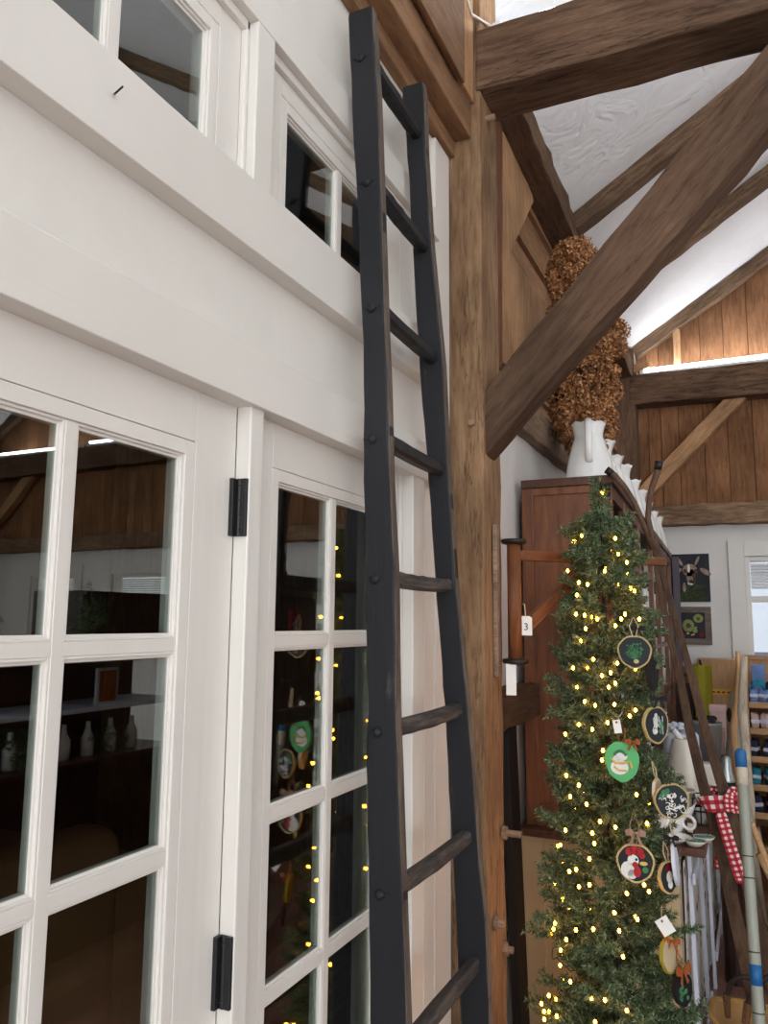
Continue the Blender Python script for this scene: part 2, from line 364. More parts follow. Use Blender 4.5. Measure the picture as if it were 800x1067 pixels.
# left wall: first bay with the French doors and the transoms over them
D1 = (.49, 1.148); D2 = (1.19, 1.868); T1 = (.30, 1.118); T2 = (1.19, 1.868)
g = G()
g.box(-.12, 0, -3.4, D1[0], 0, 2.40)
g.box(-.12, 0, D1[1], D2[0], 0, 2.40)
g.box(-.12, 0, D2[1], 2.30, 0, 2.40)
for a, b in (D1, D2): g.box(-.12, 0, a, b, 2.03, 2.40)
g.box(-.12, 0, -3.4, T1[0], 2.40, 2.80); g.box(-.12, 0, T1[1], T2[0], 2.40, 2.80); g.box(-.12, 0, T2[1], 2.30, 2.40, 2.80)
g.box(-.12, 0, -3.4, 2.30, 2.80, 3.75)
structure('wall_left', g, 'whitewall')
g = G(); g.box(-.12, 0, 2.30, YF, 0, 2.40)
structure('wall_left_far_bay', g, 'plaster')
# painted trim boards
g = G()
g.box(-.001, .042, -3.4, 2.10, 2.010, 2.1145)
structure('trim_1', g, 'paintY', bevel=.002)
g = G(); g.box(-.001, .040, -3.4, 2.10, 2.296, 2.430); g.box(-.001, .03, -3.4, 2.10, 2.430, 2.436); structure('trim_2', g, 'paintY', bevel=.002)
g = G(); g.box(-.001, .03, -3.4, 2.10, 2.765, 2.85); g.box(-.001, .012, -3.4, 2.10, 2.745, 2.765); structure('trim_3', g, 'paintY', bevel=.002)
g = G(); g.box(-.03, .03, 1.148, 1.19, 0, 2.015); structure('trim_4', g, 'paintZ', bevel=.003)
g = G(); g.box(-.03, .03, 1.13, 1.19, 2.436, 2.765); g.box(-.03, .012, 1.118, 1.13, 2.436, 2.765); structure('trim_5', g, 'paintZ', bevel=.003)
g = G(); g.box(-.001, .036, 1.885, 1.962, 0, 2.015); g.box(-.001, .02, 1.962, 1.985, 0, 2.015); g.box(-.03, .008, 1.868, 1.885, 0, 2.015); structure('trim_6', g, 'paintZ', bevel=.003)
g = G(); g.box(-.001, .014, 2.10, 2.222, 0, 3.11); g.box(-.001, .010, 2.03, 2.10, 0, 2.015); g.box(-.001, .010, 1.96, 2.10, 2.436, 2.745); structure('trim_7', g, 'paintZ', bevel=.002)

def glazed_leaf(y0, y1, z0, z1, cols, rows, stile_l, stile_r, top, bottom, xf=0.0, t=.04, parent=None, bead=.009, mun=.02, dg=.02):
    """painted glazed frame: stiles, rails, muntins with stepped beads; returns frame geometry and pane rectangles"""
    g = G(); gl = []
    a, b, c, d = y0+stile_l, y1-stile_r, z0+bottom, z1-top
    q = .024; j = .0009
    g.box(xf-t, xf, y0, a-q-j, z0, z1); g.box(xf-t, xf, b+q+j, y1, z0, z1)
    g.box(xf-t, xf, a-q, b+q, d+q+j, z1); g.box(xf-t, xf, a-q, b+q, z0, c-q-j)
    g.box(xf-t, xf-.0004, a-q, a, c-q, d+q); g.box(xf-t, xf-.0004, b, b+q, c-q, d+q); g.box(xf-t, xf-.0004, a, b, d, d+q); g.box(xf-t, xf-.0004, a, b, c-q, c)
    g.box(xf-t+.002, xf-.006, a-q-.004, a-q+.004, z0+.001, z1-.001); g.box(xf-t+.002, xf-.006, b+q-.004, b+q+.004, z0+.001, z1-.001)
    cw = (b-a-mun*(cols-1))/cols; rh = (d-c-mun*(rows-1))/rows
    for i in range(1, cols):
        y = a+i*cw+(i-1)*mun; g.box(xf-t+.004, xf-.004, y, y+mun, c, d)
    for j in range(1, rows):
        z = c+j*rh+(j-1)*mun; g.box(xf-t+.0045, xf-.0045, a, b, z, z+mun)
    for i in range(cols):
        for j in range(rows):
            ya = a+i*(cw+mun); za = c+j*(rh+mun); yb = ya+cw; zb = za+rh
            for q, k in ((.5, .005), (1., .010)):    # two-step putty bead
                e = bead*q
                g.box(xf-.024, xf-k+.0, ya, ya+e, za, zb); g.box(xf-.024, xf-k, yb-e, yb, za, zb)
                g.box(xf-.024, xf-k, ya+e, yb-e, za, za+e); g.box(xf-.024, xf-k, ya+e, yb-e, zb-e, zb)
            gl.append((ya+bead*.6, yb-bead*.6, za+bead*.6, zb-bead*.6))
    return g, gl
def panes(gl, x, name, parent):
    g = G()
    for a, b, c, d in gl: g.box(x-.003, x, a, b, c, d)
    return link(name, g, 'glass', parent)
def door(name, y0, y1, sl, sr, label=None):
    e = empty(name, (0, (y0+y1)/2, 0), kind='structure')
    g, gl = glazed_leaf(y0+.002, y1-.0015, .01, 2.026, 2, 5, sl, sr, .128, .31)
    # joint lines between the stiles and the top rail
    link('door_frame', g, 'paintZ', e, bevel=.0012)
    panes(gl, -.0115, 'pane', e); return e
d1 = door('door_1', D1[0], D1[1], .045, .137)
d2 = door('door_2', D2[0], D2[1], .100, .112)
for zz in ((1.775, 1.878), (1.000, 1.112)):
    g = G(); g.box(-.002, .008, 1.131, 1.146, *zz); g.tube([(.012, 1.147, zz[0]), (.012, 1.147, zz[1])], .0065, 8)
    for k in range(4):
        z = zz[0]+.012+k*(zz[1]-zz[0]-.024)/3; g.tube([(.012, 1.147, z-.001), (.012, 1.147, z+.001)], .0085, 8)
    g.box(.004, .028, 1.142, 1.149, *zz)
    h = link('hinge', g, 'hinge', d1, bevel=.001, label='black butt hinge')
def window(name, y0, y1, cols, sl, sr):
    e = empty(name, (0, (y0+y1)/2, 2.43), kind='structure')
    g, gl = glazed_leaf(y0, y1, 2.42, 2.765, cols, 1, sl, sr, .085, .04)
    link('window_frame', g, 'paintZ', e, bevel=.0012); panes(gl, -.0115, 'pane', e); return e
window('window_1', T1[0], T1[1], 3, .045, .090)
window('window_2', T2[0], T2[1], 2, .097, .108)

# dim room behind the French doors
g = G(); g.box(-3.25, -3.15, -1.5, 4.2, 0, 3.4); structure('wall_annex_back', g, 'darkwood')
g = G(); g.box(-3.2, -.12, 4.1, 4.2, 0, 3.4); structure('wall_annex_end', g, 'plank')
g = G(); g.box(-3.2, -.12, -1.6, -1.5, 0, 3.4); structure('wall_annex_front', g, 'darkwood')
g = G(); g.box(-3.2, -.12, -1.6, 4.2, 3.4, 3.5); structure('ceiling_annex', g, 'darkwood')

# gable wall, far end: plaster below the log, planks above
SL = .644
def roofz(x): return 3.81+SL*min(x, W-x)
WIN = [(.79, 1.52, 1.33, 2.13), (4.66, 5.40, 1.33, 2.10), (5.95, 6.62, 1.33, 2.10)]
g = G(); xs = 0
for a, b, c, d in WIN:
    g.box(xs, a, YF, YF+.14, 0, 2.42); g.box(a, b, YF, YF+.14, 0, c); g.box(a, b, YF, YF+.14, d, 2.42); xs = b
g.box(xs, W, YF, YF+.14, 0, 2.42)
structure('wall_far', g, 'plaster')
g = G(); x = -.02
while x < W:
    w = random.uniform(.09, .19); x1 = min(x+w, W)
    for sx0, sx1 in ([(x, x1)] if not (x < W/2 < x1) else [(x, W/2), (W/2, x1)]):
        z0 = roofz(sx0); z1 = roofz(sx1)
        pts = [(sx0+.002, YF, 2.4), (sx1-.002, YF, 2.4), (sx1-.002, YF, z1+.02), (sx0+.002, YF, z0+.02)]
        g.prism(pts, (0, .03+random.uniform(0, .006), 0))
    x = x1
structure('wall_far_planking', g, 'plank', bevel=.0015)
g = G(); g.box(-.1, W+.1, YF+.045, YF+.14, 2.42, 6.4); structure('wall_far_backing', g, 'darkwood')
# roof plaster, both slopes
g = G()
for s in (0, 1):
    X = (lambda v: v) if s == 0 else (lambda v: W-v)
    g.prism([(X(-.25), -3.5, 3.81-.25*SL), (X(W/2), -3.5, roofz(W/2)), (X(W/2), YF+.1, roofz(W/2)), (X(-.25), YF+.1, 3.81-.25*SL)], (0, 0, .1))
structure('ceiling', g, 'ceiling')
ADDED_WIN = [(-2.6, -1.2), (-.6, .8), (1.4, 2.8), (3.4, 4.8)]  # unseen right-wall windows, added to let more daylight into the room
g = G(); g.box(W, W+.12, -3.4, YF, 0, .8); g.box(W, W+.12, -3.4, YF, 2.2, 3.8); ys_ = -3.4
for a, b in ADDED_WIN: g.box(W, W+.12, ys_, a, .8, 2.2); ys_ = b
g.box(W, W+.12, ys_, YF, .8, 2.2); structure('wall_right', g, 'plaster')
for i, (a, b) in enumerate(ADDED_WIN):
    e = empty('window_%d' % (i+6), (W, (a+b)/2, .8), kind='structure'); g = G()
    g.box(W-.02, W, a-.09, a, .78, 2.3); g.box(W-.02, W, b, b+.09, .78, 2.3); g.box(W-.02, W, a, b, 2.2, 2.3)
    for yy in (a, (a+b)/2-.02, b-.04): g.box(W+.02, W+.07, yy, yy+.04, .8, 2.2)
    g.box(W+.02, W+.07, a, b, 1.48, 1.52); g.box(W+.02, W+.07, a, b, .8, .84); g.box(W+.02, W+.07, a, b, 2.16, 2.2)
    link('window_frame', g, 'paintZ', e); link('window_sill', G().box(W-.06, W, a-.1, b+.1, .75, .78), 'paintY', e)
# far windows
for i, (a, b, c, d) in enumerate(WIN):
    e = empty('window_%d' % (i+3), ((a+b)/2, YF, c), kind='structure')
    g = G(); t = .11
    g.box(a-t, a, YF-.025, YF, c-.02, d+.12); g.box(b, b+t, YF-.025, YF, c-.02, d+.12); g.box(a, b, YF-.025, YF, d, d+.12)
    link('window_casing', g, 'paintZ', e, bevel=.003)
    g = G(); g.box(a, a+.035, YF, YF+.09, c, d); g.box(b-.035, b, YF, YF+.09, c, d); g.box(a+.035, b-.035, YF, YF+.09, d-.035, d); g.box(a+.035, b-.035, YF, YF+.09, c, c+.035)
    mz = c+.46; g.box(a+.035, b-.035, YF+.02, YF+.06, mz, mz+.045)
    link('window_frame', g, 'paintZ', e, bevel=.003)
    g = G(); g.box(a-t-.02, b+t+.02, YF-.05, YF, c-.045, c-.02); link('window_sill', g, 'pineX', e, bevel=.003)
    g = G(); g.box(a+.035, b-.035, YF+.07, YF+.074, c+.035, d-.035); link('pane', g, 'glass', e)
    g = G(); z = d-.05
    while z > mz+.10: g.box(a+.04, b-.04, YF+.005, YF+.018, z-.02, z-.004); z -= .024
    link('window_blind', g, 'paintY', e)
# outdoors
g = G(); g.box(-2, 2.4, 9.5, 9.7, -.2, 3.0)
for k in range(9): g.box(-2+k*.45, -1.98+k*.45, 9.49, 9.5, -.2, 3.0)
link('neighbouring_building', g, 'siding', label='pale blue boarded building outside the far window', cat='building')
structure('ground', G().box(-4, 11, YF+.2, 14, -.3, -.2), 'outside')

# ================================================================== THE FRAME OF THE BARN
beam('barn_post', (.035, 2.328, -.0), (.035, 2.328, 3.85), .185, .16, 'post', up=(1,0,0), seg=30, wob=.003, label='tall square brown timber post beside the black ladder', cat='post').data.materials[0] = M['brace'] if False else wood('post_timber', (94, 70, 50), (134, 105, 78), (166, 137, 107), axis='X', bump=.6, spec=.1, crack=.5)
beam('tie_beam', (.10, 2.325, 3.435), (W-.1, 2.325, 3.415), .185, .215, 'beam', seg=60, wob=.005, label='heavy dark tie beam across the top, nearest the camera', cat='beam')
beam('tie_beam', (.03, 6.38, 3.455), (W, 6.38, 3.345), .17, .24, 'beam', seg=60, wob=.005, label='dark tie beam across the far gable under the lit tube', cat='beam')
beam('tie_beam', (.10, -1.73, 3.435), (W-.1, -1.73, 3.415), .185, .215, 'beam', seg=60, wob=.005, label='tie beam behind the photographer', cat='beam')
beam('knee_brace', (.03, 2.31, 2.147), (1.14, 2.31, 3.315), .10, .138, 'brace', seg=24, wob=.004, taper=1.25, label='thick diagonal brown brace from post up to nearest tie beam', cat='brace')
beam('knee_brace', (.02, 6.42, 2.56), (.86, 6.42, 3.40), .10, .115, 'post', seg=16, wob=.004, label='light brown diagonal brace on the far gable wall', cat='brace').data.materials[0] = M['board']
beam('knee_brace', (W-.02, 6.42, 2.56), (W-.86, 6.42, 3.40), .10, .115, 'board', seg=16, wob=.004, label='brown brace on far gable, seen mirrored in the left door', cat='brace')
beam('wall_log', (.0, 6.42, 2.45), (W, 6.42, 2.44), .14, .155, 'log', seg=70, wob=.010, label='rough barky log across the far wall above the white plaster', cat='beam')
beam('corner_post', (-.03, 6.38, 0), (-.03, 6.38, 3.8), .16, .20, 'brace', up=(1,0,0), seg=30, wob=.004, label='brown timber post in the far left corner', cat='post')
beam('corner_post', (W+.0, 6.38, 0), (W+.0, 6.38, 3.8), .16, .20, 'brace', up=(1,0,0), seg=30, wob=.004, label='brown timber post in the far right corner', cat='post')
beam('wall_girt', (-.03, 2.42, 2.447), (-.03, 6.3, 2.447), .17, .135, 'girt', seg=40, wob=.006, label='weathered horizontal timber above white panel behind the hutch', cat='beam')
beam('wall_rail', (-.0, 2.42, 1.34), (-.0, 4.2, 1.34), .17, .12, 'brace', seg=20, wob=.004, label='lower horizontal timber rail between post and wooden hutch', cat='beam')
beam('roof_plate', (-.04, 2.42, 3.845), (-.04, 6.3, 3.63), .20, .14, 'brace', seg=40, wob=.008, label='long hewn roof plate where white ceiling meets the boards', cat='beam')
beam('roof_plate', (-.06, -3.4, 3.75), (-.06, 2.24, 3.75), .26, .2, 'brace', seg=40, wob=.006, label='roof plate above the boards over the ladder', cat='beam')
beam('roof_plate', (W+.04, -3.4, 3.70), (W+.04, 6.3, 3.70), .20, .14, 'brace', seg=40, wob=.006, label='roof plate along the right side wall', cat='beam')
# rafters
for y, lb in ((-1.2, 'rafter behind the camera on the left slope'), (.9, 'rafter over the French doors'), (4.13, 'rafter nearest behind the big tie beam, meeting roof plate in a point'), (5.22, 'second rafter, emerging from behind the diagonal brace')):
    off = .05
    beam('rafter', (.04, y, roofz(.04)-off), (W/2-.05, y, roofz(W/2-.05)-off), .10, .10, 'log', seg=40, wob=.007, label=lb, cat='rafter')
for y, lb in ((-1.2, 'rafter behind the camera on the right slope'), (.9, 'rafter on the right slope level with the doors'), (4.13, 'rafter on the right slope beyond the big tie beam'), (5.22, 'rafter on the right slope next to the far gable')):
    beam('rafter', (W-.04, y, roofz(.04)-.05), (W/2+.05, y, roofz(W/2-.05)-.05), .10, .10, 'log', seg=40, wob=.007, label=lb, cat='rafter')
for s in (0, 1):
    X = (lambda v: v) if s == 0 else (lambda v: W-v)
    beam('gable_rafter', (X(.06), 6.43, roofz(.06)-.06), (X(W/2), 6.43, roofz(W/2)-.06), .08, .095, 'log', seg=40, wob=.008, label=('%s sloping rafter against the far gable planks' % ('left', 'right')[s]), cat='rafter')
beam('gable_stud', (.385, 6.45, 3.57), (.385, 6.45, 3.95), .075, .05, 'board', up=(1,0,0), seg=6, wob=.001, label='short pale upright stud above the far tie beam', cat='stud')
beam('wood_block', (.03, 6.34, 3.62), (.18, 6.34, 3.66), .08, .06, 'board', seg=4, wob=.004, label='small wood block on left end of the far tie beam', cat='block')

# boards over the white wall, first bay
g = G(); g.box(0, .03, -3.3, 2.232, 3.113, 3.175); link('wall_board', g, 'board', bevel=.003, label='thin brown board along top of the white wall, lowest of the stack', cat='board').data.materials[0] = wood('board_along_wall', (96, 68, 46), (134, 99, 70), (162, 126, 92), axis='Y', bump=.25)
bl = bpy.data.materials['board_along_wall']
g = G(); g.box(0, .085, -3.3, 2.232, 3.165, 3.285); o = link('wall_beam', g, 'board', bevel=.004, label='thick projecting brown timber above the ladder top', cat='beam'); o.data.materials[0] = bl
g = G(); g.box(0, .098, -3.3, 2.225, 3.280, 3.72); o = link('wall_board', g, 'board', bevel=.003, label='wide golden brown boards above the projecting timber', cat='board'); o.data.materials[0] = M['boardZ']
g = G(); g.box(.098, .112, -3.3, 2.10, 3.262, 3.70); o = link('wall_board', g, 'board', bevel=.003, label='lapped outer brown board stopping short of the post', cat='board'); o.data.materials[0] = bl
# boards in the second bay, above the girt
def WY(px, py, x=-.05): p = atX(px, py, x); return (x, p.y, p.z)
g = G(); z = 2.5; k = 0
while z < 3.72:
    h = .235; g.prism([(-.115, 2.43, z), (-.078, 2.43, z), (-.102, 2.43, z+h), (-.115, 2.43, z+h)], (0, 3.9, 0)); z += h-.003
o = structure('wall_left_boarding', g, 'boardZ'); o.data.materials[0] = bl
g = G(); g.box(-.13, -.116, 2.3, 6.4, 2.3, 3.8); structure('wall_left_backing', g, 'darkwood')
g = G(); g.prism([WY(516, 120, -.045), WY(523.5, 128, -.045), WY(523.5, 388, -.045), WY(516, 372, -.045)], (-.035, 0, 0)); o = link('wall_board', g, 'redboard', bevel=.002, label='narrow reddish upright board next to the square post', cat='board')
link('shade_plank', G().bar((.05, 2.84, 0), (.02, 2.80, 1.26), .11, .03, up=(1, 0, 0)), 'black', bevel=.003, label='black plank added as shade between post and cream cabinet', cat='plank')  # black plank stands in for the deep shade between post and cabinet
# large overlapping board with a notched diagonal edge
g = G(); g.prism([WY(524, 135), WY(540, 160), WY(553, 195), WY(556, 210), WY(532, 263), WY(560, 305), WY(580, 330), WY(560, 372), WY(540, 386), WY(524, 378)], (-.03, 0, 0))
link('wall_board', g, 'boardZ', bevel=.003, label='broad orange-brown board with pointed diagonal notch behind the brace', cat='board')
# pegs
for i, (a, b, y0, lb) in enumerate(((524, 868, 2.39, 'round-headed wooden peg, highest of three low on the post side'), (514, 964, 2.30, 'wooden peg near bottom of the post, in the middle of three'), (525, 990, 2.39, 'square-headed peg, lowest of three on the post side'), (505, 118, 2.30, 'light wooden peg under the end of the near tie beam'), (492, 441, 2.235, 'peg end on post face below the brace'))):
    x = .12; p = atX(a, b, x) if i != 4 else None
    if i == 4: c = atY(a, b, 2.235); pts = [(c.x, 2.24, c.z), (c.x, 2.222, c.z)]
    else: c = Vector((x, y0, p.z)); pts = [(.10, y0, p.z), (.145+.03*(i == 0), y0, p.z)]
    g = G().tube(pts, [.010, .010], 10)
    d = (Vector(pts[1])-Vector(pts[0])).normalized()
    e = empty('wooden_peg', pts[0], lb, 'peg'); link('shaft', g, 'girt', e, smooth=False)
    if i in (0, 1, 2): link('head', G().tube([Vector(pts[0])+d*.018, Vector(pts[0])+d*.03], .02, 9 if i != 2 else 4), 'girt', e)

# ================================================================== LIGHTS
def tubelight(x0, x1, y, z, label):
    e = empty('fluorescent_light', ((x0+x1)/2, y, z), label, 'light', group=None)
    g = G().box(x0, x1, y-.03, y+.03, z, z+.022); link('fixture', g, 'tubecap', e, bevel=.004)
    g = G().tube([(x0+.03, y-.02, z+.04), (x1-.03, y-.02, z+.04)], .0135, 10); link('tube', g, 'tube', e, smooth=True)
    g = G().tube([(x0+.03, y+.02, z+.04), (x1-.03, y+.02, z+.04)], .0135, 10); link('tube', g, 'tube', e, smooth=True)
    for xx in (x0, x1-.03): link('end_cap', G().box(xx, xx+.03, y-.036, y+.036, z, z+.058), 'tubecap', e, bevel=.003)
ords = ['leftmost', 'second from left', 'third from left', 'fourth from left', 'fifth from left']
for k in range(5):
    tubelight(.14+k*1.4, .14+k*1.4+1.25, 2.33, 3.545, 'bright white tube light on the nearest tie beam, %s' % ords[k])
    tubelight(.14+k*1.4, .14+k*1.4+1.25, -1.73, 3.545, 'added white fill tube, unseen on tie beam behind the photographer, %s' % ords[k])  # row added out of view to brighten the ceiling and left wall
    tubelight(.11+k*1.43, .11+k*1.43+1.32, 6.36, 3.577-.015*(.11+k*1.43), 'bright white tube light on far gable tie beam, %s' % ords[k])
def wire(name, pts, r, mat, parent=None, n=8, **kw): return link(name, G().tube(pts, r, n), mat, parent, smooth=True, **kw)
def arc(p, q, sag=(0,0,0), n=14):
    p = Vector(p); q = Vector(q); s = Vector(sag); return [p.lerp(q, i/n)+s*4*(i/n)*(1-i/n) for i in range(n+1)]
wire('power_cable', [atX(a, b, .112) for a, b in ((484, -14), (487, 0), (489, 8), (491, 15))]+[Vector((.125, 2.29, 3.60)), Vector((.16, 2.31, 3.575))], .0045, 'cable', label='white cable running down boards to tube light on nearest beam', cat='cable')
wire('power_cable', [atY(a, b, 6.33) for a, b in ((656, 362), (660, 370), (662, 383), (664, 391), (667, 393))], .008, 'cable', label='white cable hanging beside the far tie beam end', cat='cable')

# ================================================================== LADDER
lad = empty('wooden_ladder', (.13, 1.75, 0), 'tall black-painted wooden ladder leaning on the white wall', 'ladder')
YL = 1.485
Ls = [(10, 363, 387, 390), (14, 362.5, 387.2, 390.5), (100, 366, 392.5, 396), (200, 371, 396, 400), (300, 375.7, 399.2, 403.6), (355, 378, 401, 406), (400, 378, 403, 408), (500, 378.6, 405.5, 411), (600, 379.8, 410.5, 415), (740, 382.6, 411.8, 417.6), (800, 381.3, 414.3, 418.8), (900, 383, 417.5, 422.4), (1067, 384.5, 423.2, 428)]
def rail(samples, yfun, thick, mat='ladder', edge=True):
    R = []; E = []
    for (py, a, b, c) in samples:
        pm = atY((a+b)/2, py, 1.7); y = yfun(pm.z)
        A = atY(a, py, y); B = atY(b, py, y); z = (A.z+B.z)/2
        R.append((z, A.x, B.x, y))
    # continue to the floor
    (z1, a1, b1, y1), (z0, a0, b0, y0) = R[-3], R[-1]
    k = (0-z0)/(z0-z1); R.append((0, a0+(a0-a1)*k, b0+(b0-b1)*k*.6, y0+(y0-y1)*k))
    # densify
    D = []
    for i in range(len(R)-1):
        n = max(1, int(abs(R[i+1][0]-R[i][0])/.05))
        for j in range(n): t = j/n; D.append(tuple(R[i][q]*(1-t)+R[i+1][q]*t for q in range(4)))
    D.append(R[-1]); rings = []; ring2 = []; e = .0016
    for (z, a, b, y) in D:
        j = [random.uniform(-e, e) for _ in range(8)]; c = .004
        rings.append([(a+c, y, z), (b-c+j[0], y+j[1]*.3, z), (b+j[2], y+c, z), (b+j[2], y+thick-c, z), (b-c, y+thick, z), (a+c, y+thick, z), (a+j[5], y+thick-c, z), (a+j[5], y+c, z)])
    g = G().loft(rings); return g, D
gl_, DL = rail(Ls, lambda z: YL, .03)
o = link('side_rail', gl_, 'ladder', lad)
# worn bare wood on the inner arris face
def edge_strip(D, thick):
    r = []
    for (z, a, b, y) in D:
        w = .0012; r.append([(b+w, y+.003, z), (b+w, y+thick-.003, z), (b-.002, y+thick-.003, z), (b-.002, y+.003, z)])
    return G().loft(r)
link('worn_edge', edge_strip(DL, .03), 'ladderedge', lad, label='worn grey-brown outer edge of the near rail')
Rs = [(88, 419, 440, 443.5), (100, 419, 441.5, 445), (160, 424, 443, 447), (250, 429, 448.5, 452), (380, 437, 461, 465), (500, 446, 466.5, 470), (600, 452.5, 473.5, 478), (740, 463, 487, 491), (800, 466, 492, 496), (900, 471.5, 499, 502.6), (960, 474.5, 505.5, 508), (1067, 480, 509.5, 511.5)]
zy = lambda z: 1.79+(3.06-z)*(1.98-1.79)/(3.06-.65)
gr_, DR = rail(Rs, zy, .03)
link('side_rail', gr_, 'ladder', lad); link('worn_edge', edge_strip(DR, .03), 'ladderedge', lad, label='worn grey-brown outer edge of the far rail')
def interp(D, z):
    for i in range(len(D)-1):
        if D[i][0] >= z >= D[i+1][0]:
            t = (D[i][0]-z)/(D[i][0]-D[i+1][0]+1e-9); return [D[i][q]*(1-t)+D[i+1][q]*t for q in range(4)]
    return D[-1]
for k, z in enumerate((2.93, 2.615, 2.315, 2.02, 1.72, 1.41, 1.10, .80, .49, .18)):
    a = interp(DL, z); b = interp(DR, z); xa = a[1]+(a[2]-a[1])*.62; xb = b[1]+(b[2]-b[1])*.55
    y0, y1 = a[3]+.012, b[3]+.006; R = []; n = 12
    for i in range(n+1):
        t = i/n; x = xa+(xb-xa)*t; y = y0+(y1-y0)*t; w = .017-.002*abs(2*t-1); h = .0165; s = -.004*4*t*(1-t)
        q = [random.uniform(-.0012, .0012) for _ in range(6)]
        R.append([(x-w, y, z-h*.6+s+q[0]), (x-w*.6, y, z-h+s), (x+w*.6, y, z-h+s+q[1]), (x+w, y, z-h*.6+s+q[2]), (x+w+q[3], y, z+h*.6+s), (x+w*.6, y, z+h+s+q[4]), (x-w*.6, y, z+h+s), (x-w, y, z+h*.6+s+q[5])])
    link('rung', G().loft(R), 'rung' if k > 3 else 'ladder', lad)
    if k < 7:   # rung tenon end showing on the near rail
        c = Vector((a[1]+(a[2]-a[1])*(.36 if k > 2 else .45), a[3], z-.005))
        g = G().lathe(c, [(.001, .009), (.006, .008), (.0105, .004), (.011, -.003)], 9, axis=(0, -1, 0))
        g.bar(c+Vector((-.020, -.0005, .001)), c+Vector((.021, -.0005, .002)), .003, .004)
        link('tenon', g, 'ladder', lad)

# ================================================================== CRANE ARM ON THE POST
cr = empty('swing_crane', (.12, 2.35, 1.48), 'dark red-brown swinging wooden crane arm fixed to the timber post', 'crane arm')
g = G().box(.1165, .131, 2.315, 2.345, 1.465, 1.925); link('back_plate', g, 'girt', cr, bevel=.003, label='weathered flat back strip')
DX, DY = .172, 2.36
g = G().tube([(DX, DY, 1.515), (DX, DY, 1.875)], .0215, 16); link('spindle', g, 'craneZ', cr, smooth=True)
for zz in (1.505, 1.868):
    g = G().lathe((DX, DY, zz), [(.02, -.004), (.036, 0), (.040, .006), (.038, .013), (.02, .015)], 24); link('iron_disc', g, 'iron', cr, smooth=True, label='black iron end disc')
A1 = Vector((.563, 2.85, 1.838)); A0 = Vector((DX, DY, 1.832))
dd = (A1-A0).normalized()
def oriented(name, p0, p1, w, h, mat, parent):
    """bar with grain along local X: an own frame inside the parent"""
    p0 = Vector(p0); p1 = Vector(p1); d = (p1-p0).normalized(); sd = Vector((0,0,1)).cross(d).normalized(); u = d.cross(sd)
    L = (p1-p0).length; g = G().box(0, L, -w/2, w/2, -h/2, h/2)
    o = link(name, g, mat, mw=Matrix.Identity(4), bevel=.003)
    o.parent = parent; o.matrix_local = parent.matrix_world.inverted() @ Matrix.Translation(p0) @ Matrix((d, sd, u)).transposed().to_4x4()
    return o
oriented('arm', A0, A1, .028, .030, 'crane', cr)
oriented('diagonal_strut', Vector((DX, DY, 1.60))+dd*.02, A0+dd*.30+Vector((0, 0, -.012)), .028, .036, 'crane', cr)
tg = empty('price_tag', atY(548, 640, 2.37), 'white tag with a dark numeral tied to the swinging crane arm', 'tag')
p = atY(548, 652, 2.365); q = atY(545, 634, 2.38)
def card(c, w, h, n, up=(0,0,1), th=.0012, clip=.2):
    n = Vector(n).normalized(); u = Vector(up); r = u.cross(n).normalized(); u = n.cross(r); c = Vector(c)
    pts = [(-.5,-.5),(.5,-.5),(.5,.5-clip*.5),(.5-clip,.5),(-.5+clip,.5),(-.5,.5-clip*.5)]
    return G().prism([c+r*(a*w)+u*(b*h) for a, b in pts], n*th)
nv = (CAM-p); link('card', card(p, .036, .058, nv), 'paper', tg)
wire('loop', [q+Vector((-.012, 0, -.002)), q+Vector((-.006, -.006, .016)), q+Vector((.006, -.006, .012)), p+Vector((0, -.002, .027))], .0018, 'string', tg)
def text(s, c, size, n, mat, parent, up=(0,0,1), name='lettering'):
    cu = bpy.data.curves.new(name, 'FONT'); cu.body = s; cu.size = size; cu.align_x = 'CENTER'; cu.align_y = 'CENTER'; cu.extrude = .0004; cu.materials.append(M[mat])
    dg = bpy.data.objects.new('tmp', cu); C.objects.link(dg); me = bpy.data.meshes.new_from_object(dg.evaluated_get(bpy.context.evaluated_depsgraph_get())); bpy.data.objects.remove(dg)
    me.materials.clear(); me.materials.append(M[mat])
    o = bpy.data.objects.new(name, me); C.objects.link(o)
    n = Vector(n).normalized(); u = Vector(up); r = u.cross(n).normalized(); u = n.cross(r)
    o.parent = parent; o.matrix_local = parent.matrix_world.inverted() @ Matrix.Translation(c) @ Matrix((r, u, n)).transposed().to_4x4(); return o
text('3', p+nv.normalized()*.002+Vector((0, 0, -.004)), .030, nv, 'black', tg, name='numeral')
p = atY(532.5, 708, 2.33); tg = empty('paper_slip', p, 'blank cream paper slip hanging below the crane spindle', 'tag')
link('slip', card(p, .030, .092, CAM-p, clip=0), 'paper', tg); wire('thread', [p+Vector((0, 0, .045)), (DX-.01, DY, 1.508)], .001, 'string', tg)

